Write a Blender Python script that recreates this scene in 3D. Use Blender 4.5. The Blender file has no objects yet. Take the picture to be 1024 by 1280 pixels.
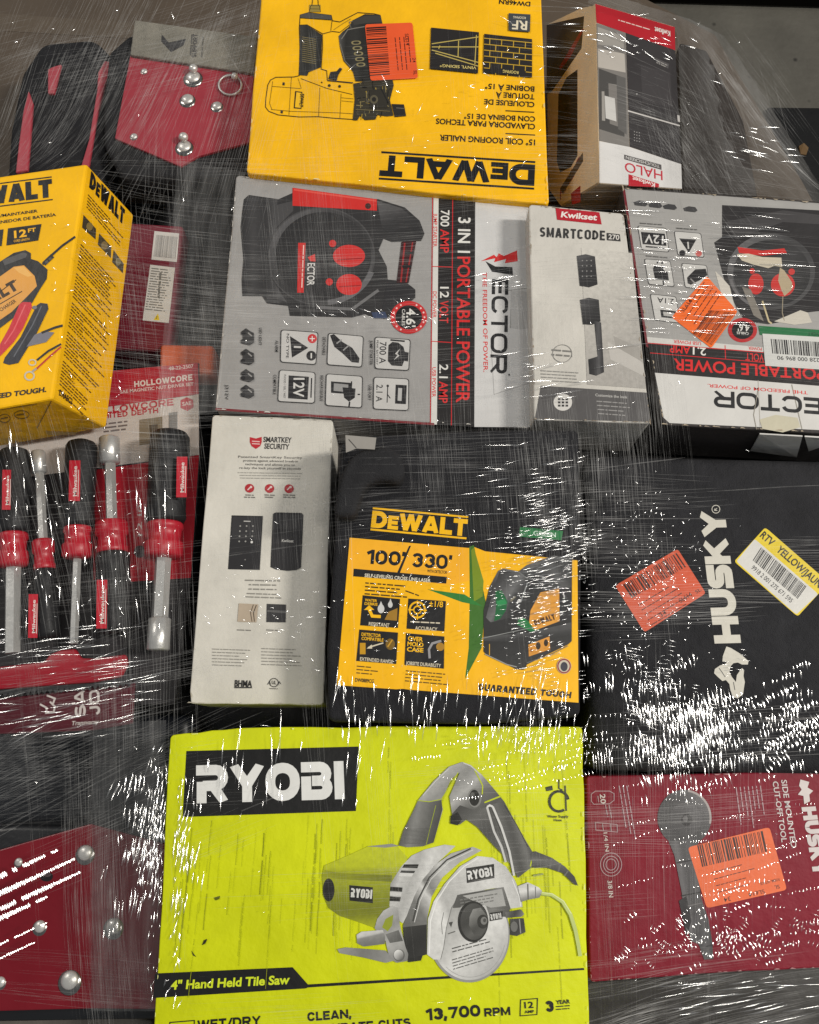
import bpy, bmesh, math, random
import numpy as np
from mathutils import Vector, Matrix
R0 = random.Random(7)
SC = bpy.context.scene
# ------------------------------------------------------------ camera, light, exposure
FPX, PW, PH = 1080.0, 1024.0, 1280.0
TILT = math.radians(15.0)
EYE = Vector((0.0, 0.0, 0.73))
cd = bpy.data.cameras.new('camera'); cam = bpy.data.objects.new('camera', cd); SC.collection.objects.link(cam)
cam.location = EYE; cam.rotation_euler = (TILT, 0, 0)
cd.sensor_fit = 'VERTICAL'; cd.sensor_height = 24.0; cd.lens = 24.0*FPX/PH
cd.clip_start = 0.02; cd.clip_end = 60.0
SC.camera = cam
wd = bpy.data.worlds.new('World'); SC.world = wd; wd.use_nodes = True
wd.node_tree.nodes['Background'].inputs[0].default_value = (0.93, 0.97, 1.0, 1)
wd.node_tree.nodes['Background'].inputs[1].default_value = 0.18
def lamp(name, loc, aim, sx, sy, power, col=(1.0, 0.95, 0.87)):
    l = bpy.data.lights.new(name, 'AREA'); l.shape = 'RECTANGLE'; l.size = sx; l.size_y = sy; l.energy = power; l.color = col
    o = bpy.data.objects.new(name, l); SC.collection.objects.link(o); o.location = loc
    o.rotation_euler = (Vector(aim)-Vector(loc)).to_track_quat('-Z', 'Y').to_euler()
    return o
lamp('ceiling_lamp', (1.15, -0.30, 3.6), (0.1, 0, 0), 0.34, 0.8, 24)
lamp('ceiling_lamp', (3.4, 0.3, 3.4), (0.1, 0, 0), 0.35, 0.8, 140)
lamp('ceiling_lamp', (-3.0, 2.4, 3.6), (0, 0, 0), 0.4, 1.2, 46)
vs = SC.view_settings
SC.display_settings.display_device = 'sRGB'
vs.view_transform = 'Standard'; vs.look = 'None'; vs.exposure = 0.22; vs.gamma = 1.0; vs.use_curve_mapping = False
SC.cycles.max_bounces = 8; SC.cycles.transparent_max_bounces = 32
SC.cycles.caustics_reflective = False; SC.cycles.caustics_refractive = False

# ------------------------------------------------------------ photograph pixel <-> place
CT, ST = math.cos(TILT), math.sin(TILT)
def ray(px, py):
    x, y = (px-PW/2)/FPX, -(py-PH/2)/FPX
    return Vector((x, y*CT+ST, y*ST-CT))
def U(px, py, z=0.0):
    d = ray(px, py); return EYE + d*((z-EYE.z)/d.z)
def mpp(px, py, z): return (U(px+1, py, z)-U(px, py, z)).length

# ------------------------------------------------------------ materials
MATS = {}
def lin(c): 
    c = c/255.0
    return c/12.92 if c < .04045 else ((c+.055)/1.055)**2.4
def base(name):
    m = bpy.data.materials.new(name); m.use_nodes = True
    return m, m.node_tree, m.node_tree.nodes['Principled BSDF']
def node(nt, t, **kw):
    n = nt.nodes.new(t)
    for k, v in kw.items(): setattr(n, k, v)
    return n
def noise(nt, scale, detail=3, vec=None, rough=.55):
    n = node(nt, 'ShaderNodeTexNoise'); n.inputs['Scale'].default_value = scale; n.inputs['Detail'].default_value = detail; n.inputs['Roughness'].default_value = rough
    if vec is not None: nt.links.new(vec, n.inputs['Vector'])
    return n
def mat(rgb, kind='print', k=1.0):
    """a procedural material: kind print / card / fabric / plastic / metal / rubber / concrete / wood"""
    key = (tuple(rgb), kind, k)
    if key in MATS: return MATS[key]
    m, nt, b = base(kind+'_%d_%d_%d' % tuple(rgb))
    col = tuple(lin(c)*k for c in rgb)
    tc = node(nt, 'ShaderNodeTexCoord'); vec = tc.outputs['Object']
    P = dict(print=(.42, .35, 26, .10, .1, 90), card=(.58, .3, 18, .16, .2, 110), fabric=(.85, .25, 40, .30, .35, 900),
             plastic=(.35, .45, 30, .10, .05, 200), metal=(.22, .5, 60, .12, .06, 150), steel=(.34, .5, 40, .12, .08, 200), rubber=(.55, .35, 50, .2, .12, 300),
             concrete=(.85, .3, 5, .45, .5, 40), wood=(.8, .2, 9, .4, .3, 60))[kind]
    rough, spec, ns, amp, bump, bs = P
    n1 = noise(nt, ns, 5, vec)
    mr = node(nt, 'ShaderNodeMapRange'); mr.inputs['From Min'].default_value = .25; mr.inputs['From Max'].default_value = .75
    mr.inputs['To Min'].default_value = 1-amp; mr.inputs['To Max'].default_value = 1+amp*.5
    nt.links.new(n1.outputs['Fac'], mr.inputs['Value'])
    mx = node(nt, 'ShaderNodeVectorMath', operation='SCALE'); mx.inputs[0].default_value = col
    nt.links.new(mr.outputs['Result'], mx.inputs['Scale']); nt.links.new(mx.outputs['Vector'], b.inputs['Base Color'])
    n2 = noise(nt, bs, 3, vec); n3 = noise(nt, bs*.14, 2, vec)
    ad = node(nt, 'ShaderNodeMath', operation='MULTIPLY_ADD'); ad.inputs[1].default_value = 4.0 if kind in ('print', 'card') else 1.5
    nt.links.new(n3.outputs['Fac'], ad.inputs[0]); nt.links.new(n2.outputs['Fac'], ad.inputs[2])
    bp = node(nt, 'ShaderNodeBump'); bp.inputs['Strength'].default_value = bump*2; bp.inputs['Distance'].default_value = .002
    nt.links.new(ad.outputs[0], bp.inputs['Height']); nt.links.new(bp.outputs['Normal'], b.inputs['Normal'])
    r = node(nt, 'ShaderNodeMapRange'); r.inputs['To Min'].default_value = rough-.1; r.inputs['To Max'].default_value = rough+.12
    nt.links.new(n3.outputs['Fac'], r.inputs['Value']); nt.links.new(r.outputs['Result'], b.inputs['Roughness'])
    b.inputs['Specular IOR Level'].default_value = spec
    if kind == 'steel': b.inputs['Metallic'].default_value = .55
    if kind == 'metal': b.inputs['Metallic'].default_value = 1.0
    MATS[key] = m; return m
def photo_ink():
    if 'photo' in MATS: return MATS['photo']
    m, nt, b = base('printed_photo'); at = node(nt, 'ShaderNodeAttribute'); at.attribute_name = 'ink'
    tc = node(nt, 'ShaderNodeTexCoord'); n1 = noise(nt, 240, 4, tc.outputs['Object'], .7)
    mr = node(nt, 'ShaderNodeMapRange'); mr.inputs['From Min'].default_value = .3; mr.inputs['From Max'].default_value = .7; mr.inputs['To Min'].default_value = .86; mr.inputs['To Max'].default_value = 1.1
    nt.links.new(n1.outputs['Fac'], mr.inputs['Value']); sc = node(nt, 'ShaderNodeVectorMath', operation='SCALE')
    nt.links.new(at.outputs['Color'], sc.inputs[0]); nt.links.new(mr.outputs['Result'], sc.inputs['Scale']); nt.links.new(sc.outputs['Vector'], b.inputs['Base Color'])
    b.inputs['Roughness'].default_value = .42; MATS['photo'] = m; return m
K = (26, 26, 28); WHT = (222, 219, 212); YEL = (250, 186, 8); RED = (200, 40, 44); ORG = (243, 98, 38); DK = (44, 43, 45)

# ------------------------------------------------------------ objects
def link(o, parent=None):
    SC.collection.objects.link(o)
    if parent is not None: o.parent = parent
    return o
def tag(o, label=None, cat=None, group=None, kind=None):
    for k, v in (('label', label), ('category', cat), ('group', group), ('kind', kind)):
        if v: o[k] = v
    return o
def thing(name, label, cat, loc, group=None):
    o = link(bpy.data.objects.new(name, None)); o.location = loc; o.empty_display_size = .02
    bpy.context.view_layer.update()
    return tag(o, label, cat, group)
def mesh_obj(name, bm, mats, parent=None, smooth=False, label=None):
    me = bpy.data.meshes.new(name)
    if parent is not None: bm.transform(parent_world(parent).inverted())
    bm.to_mesh(me); bm.free()
    for m in (mats if isinstance(mats, (list, tuple)) else [mats]): me.materials.append(m)
    if smooth:
        for p in me.polygons: p.use_smooth = True
    o = link(bpy.data.objects.new(name, me), parent)
    if label: o['label'] = label
    return o
def parent_world(o):
    m = Matrix.Translation(o.location)
    while o.parent is not None:
        o = o.parent; m = Matrix.Translation(o.location) @ m
    return m
TOPS = []     # world polygons (3D, convex or not) of upper faces: what the film lies on
def hexa(name, top, dvec, m, parent, bevel=.0025, seg=2, film=True, sub=0, amp=0.0, label=None, kind=None):
    """a solid with the upper polygon top (3D points) swept along dvec"""
    bm = bmesh.new()
    a = [bm.verts.new(p) for p in top]; b = [bm.verts.new(p+dvec) for p in top]; n = len(top)
    bm.faces.new(a); bm.faces.new(b[::-1])
    for i in range(n): bm.faces.new((a[i], b[i], b[(i+1) % n], a[(i+1) % n]))
    bmesh.ops.recalc_face_normals(bm, faces=bm.faces[:])
    if bevel: bmesh.ops.bevel(bm, geom=bm.edges[:], offset=bevel, segments=seg, profile=.5, affect='EDGES', clamp_overlap=True)
    if sub:
        bmesh.ops.triangulate(bm, faces=[f for f in bm.faces if len(f.verts) > 4])
        bmesh.ops.subdivide_edges(bm, edges=bm.edges[:], cuts=sub, use_grid_fill=True)
        from mathutils import noise as mn
        for v in bm.verts:
            q = v.co*18
            v.co += Vector((mn.noise(q), mn.noise(q+Vector((7, 3, 1))), mn.noise(q+Vector((1, 9, 4)))*.7))*amp
    if film: TOPS.append([Vector(p) for p in top])
    return mesh_obj(name, bm, m, parent, smooth=bool(sub or seg > 2), label=label)
def pxq(pts, z): return [U(x, y, z) for x, y in pts]

def wob(px, n=5, a=.7, seed=1, cut=.012):
    """a carton's outline with slightly bruised edges and corners"""
    r = random.Random(seed); out = []; N = len(px)
    for i in range(N):
        p, q = Vector(px[i]), Vector(px[(i+1) % N]); d = q-p
        if d.length < 40: out.append((p.x, p.y)); continue
        nn = Vector((-d.y, d.x)).normalized(); c = min(.1, 3.0/d.length)
        for k in range(n+1):
            t = c+(1-2*c)*k/n; m = p+d*t+nn*(r.uniform(-a, a) if 0 < k < n else 0); out.append((m.x, m.y))
    return out
def worn(face, parent, px, n, c, seed=1, inset=.8):
    """slivers of bare board along the rubbed edges (photo px corners)"""
    r = random.Random(seed); z = face.Z; face.zoom(0, 0, 1); a = Art('worn_edge', face, parent); ctr = Vector((sum(p[0] for p in px)/len(px), sum(p[1] for p in px)/len(px)))
    for _ in range(n):
        i = r.randrange(len(px)); p, q = Vector(px[i]), Vector(px[(i+1) % len(px)]); d = q-p; t = r.random()**r.choice((1, 3)); t = t if r.random() < .5 else 1-t
        m = p+d*(.01+.97*t); u = d.normalized(); v = (ctr-m); v = (v-u*v.dot(u)).normalized(); L = r.uniform(1.5, 10); w = r.uniform(.4, 1.7)
        m += v*inset
        a.poly([tuple(m), tuple(m+u*L*.5+v*w*.3*r.random()), tuple(m+u*L), tuple(m+u*L*.7+v*w), tuple(m+u*L*.25+v*w*r.uniform(.4, 1))], c)
    a.build(); face.Z = z
class Face:
    """a plane in the place, seen through the photograph's pixels"""
    def __init__(s, p3):
        s.o = Vector(p3[0]); n = (Vector(p3[1])-s.o).cross(Vector(p3[2])-s.o).normalized()
        if n.dot(EYE-s.o) < 0: n = -n
        s.n = n; s.k = 0; s.Z = (0, 0, 1.0)
    def zoom(s, ox, oy, sc): s.Z = (ox, oy, sc); return s
    def pt(s, x, y, lift=0.0):
        d = ray(s.Z[0]+x/s.Z[2], s.Z[1]+y/s.Z[2]); o = s.o+s.n*lift
        return EYE + d*((o-EYE).dot(s.n)/d.dot(s.n))
    def lift(s): s.k += 1; return .0003+s.k*6e-6
def plane_z(z): return Face([Vector((0, 0, z)), Vector((1, 0, z)), Vector((0, 1, z))])

FONT = {}
def glyphs(txt, off):
    if (txt, off) in FONT: return FONT[(txt, off)]
    c = bpy.data.curves.new('t', 'FONT'); c.body = txt; c.offset = off; c.resolution_u = 3
    o = bpy.data.objects.new('t', c); me = bpy.data.meshes.new_from_object(o)
    vs_ = [(v.co.x, v.co.y) for v in me.vertices]; fs = [tuple(p.vertices) for p in me.polygons]
    bpy.data.objects.remove(o); bpy.data.meshes.remove(me); bpy.data.curves.remove(c)
    FONT[(txt, off)] = (vs_, fs); return vs_, fs
# block capitals: strokes on a cell of height 1; the width and the stroke weight are set by the caller
BW = dict(A=1., B=.9, C=.92, D=.95, E=.8, F=.78, G=.95, H=.95, I=.32, J=.7, K=.98, L=.75, M=1.15, N=.98, O=1., P=.88, Q=1., R=.95, S=.86, T=.85, U=.95, V=1., W=1.35, X=.98, Y=.98, Z=.88)
BW.update({'ρ': .95, 'β': .9, '0': .85, '1': .5, '2': .82, '3': .82, '4': .88, '5': .82, '6': .85, '7': .8, '8': .85, '9': .85, ' ': .45, '-': .5, '/': .5, ',': .3, '.': .3, "'": .28, '!': .3, '+': .7})
def arc(cx, cy, rx, ry, a0, a1, n=6):
    return [(cx+rx*math.cos(math.radians(a0+(a1-a0)*i/n)), cy+ry*math.sin(math.radians(a0+(a1-a0)*i/n))) for i in range(n+1)]
def strokes(ch, w, t):
    h = t/2; a, b, c, d = h, w-h, h, 1-h; m = .5; r = min((b-a)*.5, .32); xm = w/2
    oval = lambda y0, y1: [p for q in ((b-r, y1-r, 0), (a+r, y1-r, 90), (a+r, y0+r, 180), (b-r, y0+r, 270)) for p in arc(q[0], q[1], r, r, q[2], q[2]+90, 5)]
    bowl = lambda y0, y1, x1: [(a, y1)]+arc(x1-(y1-y0)/2, (y0+y1)/2, (y1-y0)/2, (y1-y0)/2, 90, -90, 8)+[(a, y0)]
    S = {
     'A': [([(a*.9, 0), (xm-.01, 1)], 0), ([(xm+.01, 1), (b+a*.1, 0)], 0), ([(w*.22, .27), (w*.78, .27)], 0)],
     'B': [([(a, 0), (a, 1)], 0), (bowl(m, d, b-.02), 0), (bowl(c, m, b), 0)],
     'C': [(arc(b-r, d-r, r, r, 20, 90, 5)+arc(a+r, d-r, r, r, 90, 180, 5)+arc(a+r, c+r, r, r, 180, 270, 5)+arc(b-r, c+r, r, r, 270, 340, 5), 0)],
     'D': [([(a, c), (a, d)]+arc(b-.36, d-.36, .36, .36, 90, 0, 6)+arc(b-.36, c+.36, .36, .36, 0, -90, 6), 1)],
     'E': [([(a, 0), (a, 1)], 0), ([(a, d), (w, d)], 0), ([(a, m), (w*.92, m)], 0), ([(a, c), (w, c)], 0)],
     'F': [([(a, 0), (a, 1)], 0), ([(a, d), (w, d)], 0), ([(a, m-.03), (w*.9, m-.03)], 0)],
     'G': [(arc(b-r, d-r, r, r, 20, 90, 5)+arc(a+r, d-r, r, r, 90, 180, 5)+arc(a+r, c+r, r, r, 180, 270, 5)+arc(b-r, c+r, r, r, 270, 355, 5)+[(b, .48), (xm, .48)], 0)],
     'H': [([(a, 0), (a, 1)], 0), ([(b, 0), (b, 1)], 0), ([(a, m), (b, m)], 0)],
     'I': [([(xm, 0), (xm, 1)], 0)],
     'J': [([(b, 1)]+arc(b-r, c+r, r, r, 0, -170, 7), 0)],
     'K': [([(a, 0), (a, 1)], 0), ([(a, .38), (b-a*.3, 1)], 0), ([(w*.38, .62), (b, 0)], 0)],
     'L': [([(a, 0), (a, 1)], 0), ([(a, c), (w, c)], 0)],
     'M': [([(a, 0), (a, 1)], 0), ([(b, 0), (b, 1)], 0), ([(a, 1), (xm, .1), (b, 1)], 0)],
     'N': [([(a, 0), (a, 1)], 0), ([(b, 0), (b, 1)], 0), ([(a, .95), (b, .05)], 0)],
     'O': [(oval(c, d), 1)], '0': [(oval(c, d), 1)],
     'P': [([(a, 0), (a, 1)], 0), (bowl(m-.06, d, b), 0)],
     'Q': [(oval(c, d), 1), ([(xm, .3), (w, 0)], 0)],
     'R': [([(a, 0), (a, 1)], 0), (bowl(m-.05, d, b-.02), 0), ([(w*.45, m), (b, 0)], 0)],
     'ρ': [([(0, d)]+bowl(m-.05, d, b-.02)[1:-1]+[(a+.05, m-.05)], 0), ([(a+.02, 0), (a+.02, m+.06)], 0), ([(w*.5, m-.02), (b, 0)], 0)],
     'β': [([(0, d)]+bowl(m, d, b-.02)[1:-1]+[(a+.16, m)], 0), (bowl(c, m, b)[1:-1]+[(a, c), (a, m+.12)], 0)],
     'S': [([(w, d), (a+.2, d)]+arc(a+.17, (d+m)/2, .17, (d-m)/2, 90, 270, 8)[1:-1]+[(a+.2, m), (b-.2, m)]+arc(b-.17, (c+m)/2, .17, (m-c)/2, 90, -90, 8)[1:-1]+[(b-.2, c), (0, c)], 0)] if t > .25 else [(arc(xm, (d+m)/2, (b-a)/2, (d-m)/2, 25, 270, 12)+arc(xm, (c+m)/2, (b-a)/2, (m-c)/2, 90, -155, 12)[1:], 0)],
     'T': [([(xm, 0), (xm, 1)], 0), ([(0, d), (w, d)], 0)],
     'U': [([(a, 1)]+arc(a+r, c+r, r, r, 180, 270, 5)+arc(b-r, c+r, r, r, 270, 360, 5)+[(b, 1)], 0)],
     'V': [([(a*.9, 1), (xm, 0)], 0), ([(xm, 0), (b+a*.1, 1)], 0)],
     'W': [([(a*.8, 1), (w*.3, 0)], 0), ([(w*.3, 0), (xm, 1)], 0), ([(xm, 1), (w*.7, 0)], 0), ([(w*.7, 0), (b+a*.2, 1)], 0)],
     'X': [([(a, 0), (b, 1)], 0), ([(a, 1), (b, 0)], 0)],
     'Y': [([(a*.8, 1), (xm, .45)], 0), ([(b+a*.2, 1), (xm, .45)], 0), ([(xm, .5), (xm, 0)], 0)],
     'Z': [([(0, d), (b, d), (a, c), (w, c)], 0)],
     '1': [([(b, 0), (b, 1)], 0), ([(0, .72), (b, .93)], 0)],
     '2': [(arc(xm, d-r, (b-a)/2, r, 170, -30, 8)+[(a, c), (w, c)], 0)],
     '3': [(arc(xm, d-.22, (b-a)/2, .22, 160, -80, 8), 0), (arc(xm, c+.25, (b-a)/2, .25, 90, -160, 8), 0)],
     '4': [([(w*.75, 0), (w*.75, 1)], 0), ([(w*.7, .95), (a, .3), (w, .3)], 0)],
     '5': [([(w, d), (a, d), (a, .55)]+arc(xm, c+.28, (b-a)/2, .28, 100, -160, 8), 0)],
     '6': [(arc(xm, c+.28, (b-a)/2, .28, 0, 360, 10), 1), ([(a, .3), (a+.05, .6), (b-.1, 1)], 0)],
     '7': [([(0, d), (b, d), (w*.35, 0)], 0)],
     '8': [(arc(xm, c+.25, (b-a)/2, .25, 0, 360, 10), 1), (arc(xm, d-.21, (b-a)/2*.9, .21, 0, 360, 10), 1)],
     '9': [(arc(xm, d-.28, (b-a)/2, .28, 0, 360, 10), 1), ([(b, .7), (b-.05, .4), (a+.1, 0)], 0)],
     '-': [([(0, .42), (w, .42)], 0)], '/': [([(0, -.1), (w, 1.05)], 0)], '.': [([(xm-h, h), (xm+h, h)], 0)], ',': [([(xm, t), (xm-h, -.15)], 0)],
     "'": [([(xm, 1), (xm-.03, .68)], 0)], '!': [([(xm, 1), (xm, .3)], 0), ([(xm, .15), (xm, 0)], 0)], '+': [([(0, m), (w, m)], 0), ([(xm, m-.35), (xm, m+.35)], 0)],
    }
    return S.get(ch, [])
def outline(pts, t, closed):
    """quads along a polyline of width t, mitred"""
    n = len(pts); L, R = [], []
    P = [Vector((p[0], p[1])) for p in pts]
    for i in range(n):
        d0 = P[i]-P[i-1] if (i > 0 or closed) else P[i+1]-P[i]
        d1 = P[(i+1) % n]-P[i] if (i < n-1 or closed) else d0
        d0 = d0.normalized() if d0.length > 1e-9 else d1.normalized(); d1 = d1.normalized() if d1.length > 1e-9 else d0
        n0 = Vector((-d0.y, d0.x)); n1 = Vector((-d1.y, d1.x)); mt = (n0+n1)
        mt = mt.normalized() if mt.length > 1e-6 else n0
        f = min(1.6, 1/max(.3, mt.dot(n0)))
        L.append(P[i]+mt*(t/2*f)); R.append(P[i]-mt*(t/2*f))
    return [(L[i], R[i], R[(i+1) % n], L[(i+1) % n]) for i in range(n if closed else n-1)]

class Art:
    """printed shapes on a face, gathered into one mesh with several inks"""
    def __init__(s, name, face, parent, label=None):
        s.name, s.f, s.p, s.l = name, face, parent, label; s.v = []; s.fc = []; s.mi = []; s.ms = []; s.vc = {}; s.grp = []
    def ink(s, c, kind='print'):
        m = c if isinstance(c, bpy.types.Material) else mat(c, kind)
        if m not in s.ms: s.ms.append(m)
        return s.ms.index(m)
    def poly(s, pts, c, lift=None):
        l = s.f.lift() if lift is None else lift
        s.add([s.f.pt(x, y, l) for x, y in pts], [tuple(range(len(pts)))], c); return s
    def grad(s, pts, p0, p1, stops, n=16):
        """a shape of a printed photograph: its ink runs through stops (share, colour) from p0 to p1"""
        bm = bmesh.new(); bm.faces.new([bm.verts.new((x, y, 0)) for x, y in pts]); bm.normal_update(); bmesh.ops.triangulate(bm, faces=bm.faces[:])
        a = Vector((p0[0], p0[1], 0)); d = Vector((p1[0], p1[1], 0))-a; L2 = d.length_squared
        for k in range(1, n): bmesh.ops.bisect_plane(bm, geom=bm.verts[:]+bm.edges[:]+bm.faces[:], plane_co=a+d*(k/n), plane_no=d)
        l = s.f.lift(); b = len(s.v); bm.verts.index_update()
        for v in bm.verts:
            t = min(1, max(0, (v.co-a).dot(d)/L2)); c = stops[-1][1]
            for (t0, c0), (t1, c1) in zip(stops, stops[1:]):
                if t <= t1:
                    u = (t-t0)/max(1e-6, t1-t0); u = min(1, max(0, u)); c = [c0[i]+(c1[i]-c0[i])*u for i in range(3)]; break
            s.vc[b+v.index] = [lin(q) for q in c]
        s.add([s.f.pt(v.co.x, v.co.y, l) for v in bm.verts], [tuple(v.index for v in f.verts) for f in bm.faces], photo_ink()); bm.free(); return s
    def rect(s, x0, y0, x1, y1, c): return s.poly([(x0, y0), (x1, y0), (x1, y1), (x0, y1)], c)
    def rrect(s, q, r, c):
        """rounded quad: q four corners, r corner share"""
        out = []; n = 4
        for i in range(4):
            p, a, b = Vector(q[i]), Vector(q[i-1]), Vector(q[(i+1) % 4])
            p0 = p+(a-p)*r; p1 = p+(b-p)*r
            for t in (0, .33, .67, 1):
                u = p0.lerp(p, t).lerp(p.lerp(p1, t), t); out.append((u.x, u.y))
        return s.poly(out, c)
    def circ(s, cx, cy, rx, ry, c, n=28): return s.poly([(cx+rx*math.cos(2*math.pi*i/n), cy+ry*math.sin(2*math.pi*i/n)) for i in range(n)], c)
    def line(s, pts, w, c, closed=False):
        l = s.f.lift()
        for q in outline(pts, w, closed): s.add([s.f.pt(p.x, p.y, l) for p in q], [(0, 1, 2, 3)], c)
        return s
    def ring(s, cx, cy, rx, ry, w, c, n=28): return s.line([(cx+rx*math.cos(2*math.pi*i/n), cy+ry*math.sin(2*math.pi*i/n)) for i in range(n)], w, c, True)
    def frame(s, p0, p1, h, up):
        l = s.f.lift(); A = s.f.pt(*p0, l); X = s.f.pt(*p1, l)-A
        if up is None:
            d = Vector((p1[0]-p0[0], p1[1]-p0[1])).normalized(); q = (p0[0]+d.y*h, p0[1]-d.x*h)
            hm = (s.f.pt(*q, l)-A).length; Y = s.f.n.cross(X).normalized()*hm
            if Y.dot(s.f.pt(*q, l)-A) < 0: Y = -Y
        else: Y = s.f.pt(p0[0]+up[0], p0[1]+up[1], l)-A
        return A, X, Y
    def text(s, txt, p0, p1, h, c, bold=.012, it=0.0, up=None):
        v, f = glyphs(txt, bold)
        if not v: return s
        x0, x1 = min(p[0] for p in v), max(p[0] for p in v); cap = .69
        A, X, Y = s.frame(p0, p1, h, up); w = (x1-x0) or 1
        s.add([A+X*((p[0]-x0)/w+it*p[1]/cap*Y.length/X.length)+Y*(p[1]/cap) for p in v], f, c); return s
    def block(s, txt, p0, p1, h, c, t=.22, gap=.1, it=0.0, up=None, small=''):
        A, X, Y = s.frame(p0, p1, h, up); asp = X.length/Y.length
        n = len(txt); W0 = sum(BW.get(ch, .9)*(.8 if i in small else 1) for i, ch in enumerate(txt)) if small else sum(BW.get(ch, .9) for ch in txt)
        k = (asp-gap*(n-1))/W0; x = 0.0
        for i, ch in enumerate(txt):
            sm = .8 if (small and i in small) else 1.0
            w = BW.get(ch, .9)*k*sm
            for j, (pl, cl) in enumerate(strokes(ch, w/sm, t)):
                dl = s.f.n*(5e-6*j)
                for q in outline(pl, t, cl):
                    q2 = [(x+p.x*sm, min(1.0, max(-.2 if ch in ',/' else 0.0, p.y))*sm) for p in q]
                    s.add([A+dl+X*((u+it*v)/asp)+Y*v for u, v in q2], [(0, 1, 2, 3)], c)
            x += w+gap
        s.f.k += 4
        return s
    def fine(s, p0, p1, dv, rows, h, c, ragged=.35, seed=1, center=False):
        """small print too fine to read: rows of word-length marks from p0 to p1, next row shifted by dv"""
        r = random.Random(seed)
        l = s.f.lift()
        for k in range(rows):
            a = Vector(p0)+Vector(dv)*k; b = Vector(p1)+Vector(dv)*k; L = (b-a).length; d = (b-a)/L; nn = Vector((d.y, -d.x))*h
            end = L*(1-r.random()*ragged); x = (L-end)/2 if center else 0.0; end += x
            while x < end:
                w = min(r.uniform(.9, 4.2)*h*1.2, end-x)
                if w > h*.4:
                    q = [a+d*x, a+d*(x+w), a+d*(x+w)+nn*.58, a+d*x+nn*.58]
                    s.add([s.f.pt(p.x, p.y, l) for p in q], [(0, 1, 2, 3)], c)
                x += w+h*.55
        return s
    def bars(s, q, n, c, seed=3):
        """a bar code in quad q: bars run from edge q0-q1 to edge q3-q2"""
        r = random.Random(seed); l = s.f.lift(); a, b, cc, d = [Vector(p) for p in q]; x = 0.0
        ws = [r.choice((1, 1, 1, 2, 2, 3)) for _ in range(n*2)]; tot = sum(ws)
        for i, w in enumerate(ws):
            if i % 2 == 0:
                t0, t1 = x/tot, (x+w)/tot
                s.add([s.f.pt(p.x, p.y, l) for p in (a.lerp(b, t0), a.lerp(b, t1), d.lerp(cc, t1), d.lerp(cc, t0))], [(0, 1, 2, 3)], c)
            x += w
        return s
    def dewalt(s, p0, p1, h, c, up=None, bars=True, bw=.09):
        s.block('DEWALT', p0, p1, h, c, t=.27, gap=.05, up=up, small=(1,))
        if bars:
            A, X, Y = s.frame(p0, p1, h, up)
            for v in (-.17, 1.08):
                s.add([A+Y*v, A+X+Y*v, A+X+Y*(v+bw), A+Y*(v+bw)], [(0, 1, 2, 3)], c)
        return s
    def add(s, pts3, faces, c):
        i = s.ink(c); b = len(s.v); s.v += pts3; s.grp.append((b, len(s.v), len(s.fc), len(s.fc)+len(faces)))
        for f in faces: s.fc.append(tuple(b+k for k in f)); s.mi.append(i)
    def build(s):
        n = len(s.grp); par = list(range(n))
        def find(i):
            while par[i] != i: par[i] = par[par[i]]; i = par[i]
            return i
        if s.name in SPLIT and n > 1:
            bb = []
            for g in s.grp:
                P = s.v[g[0]:g[1]]; bb.append([min(p[k] for p in P)-.0035 for k in range(3)]+[max(p[k] for p in P)+.0035 for k in range(3)])
            for i in range(n):
                for j in range(i):
                    if all(bb[i][k] <= bb[j][k+3] and bb[j][k] <= bb[i][k+3] for k in range(3)): par[find(i)] = find(j)
        else: par = [0]*n
        out = None; roots = sorted(set(find(i) for i in range(n)))
        for r in roots:
            bm = bmesh.new(); la = bm.verts.layers.float_color.new('ink') if s.vc else None
            for i in range(n):
                if find(i) != r: continue
                v0, v1, f0, f1 = s.grp[i]; vv = [bm.verts.new(p) for p in s.v[v0:v1]]
                if la is not None:
                    for k in range(v0, v1):
                        if k in s.vc: vv[k-v0][la] = (*s.vc[k], 1)
                for k in range(f0, f1):
                    try: q = bm.faces.new([vv[j-v0] for j in s.fc[k]]); q.material_index = s.mi[k]
                    except ValueError: pass
            bm.normal_update()
            for q in bm.faces:
                if q.normal.dot(s.f.n) < 0: q.normal_flip()
            o = mesh_obj(s.name, bm, s.ms, s.p, label=s.l); out = out or o
            if s.name in ('worn_edge', 'dark_mark'): o['kind'] = 'stuff'
        return out
SPLIT = {'lettering', 'lock_picture', 'feature_icon', 'torn_patch', 'small_print', 'printed_panel', 'application_panel', 'eyelet', 'approval_mark', 'side_print', 'logo'}
def sticker(face, parent, q, c, code, ncode, label, lines=(), texts=(), name='price_sticker'):
    a = Art(name, face, parent, label); a.rrect(q, .05, c)
    for (p0, p1, dv, rows, h, sd) in lines: a.fine(p0, p1, dv, rows, h, (70, 30, 20), seed=sd)
    for (t, p0, p1, h) in texts: a.text(t, p0, p1, h, (60, 25, 18), .012)
    o = a.build()
    b = Art('barcode', face, o); b.bars(code, ncode, (48, 22, 18), seed=ncode); b.build()
    return o
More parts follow.
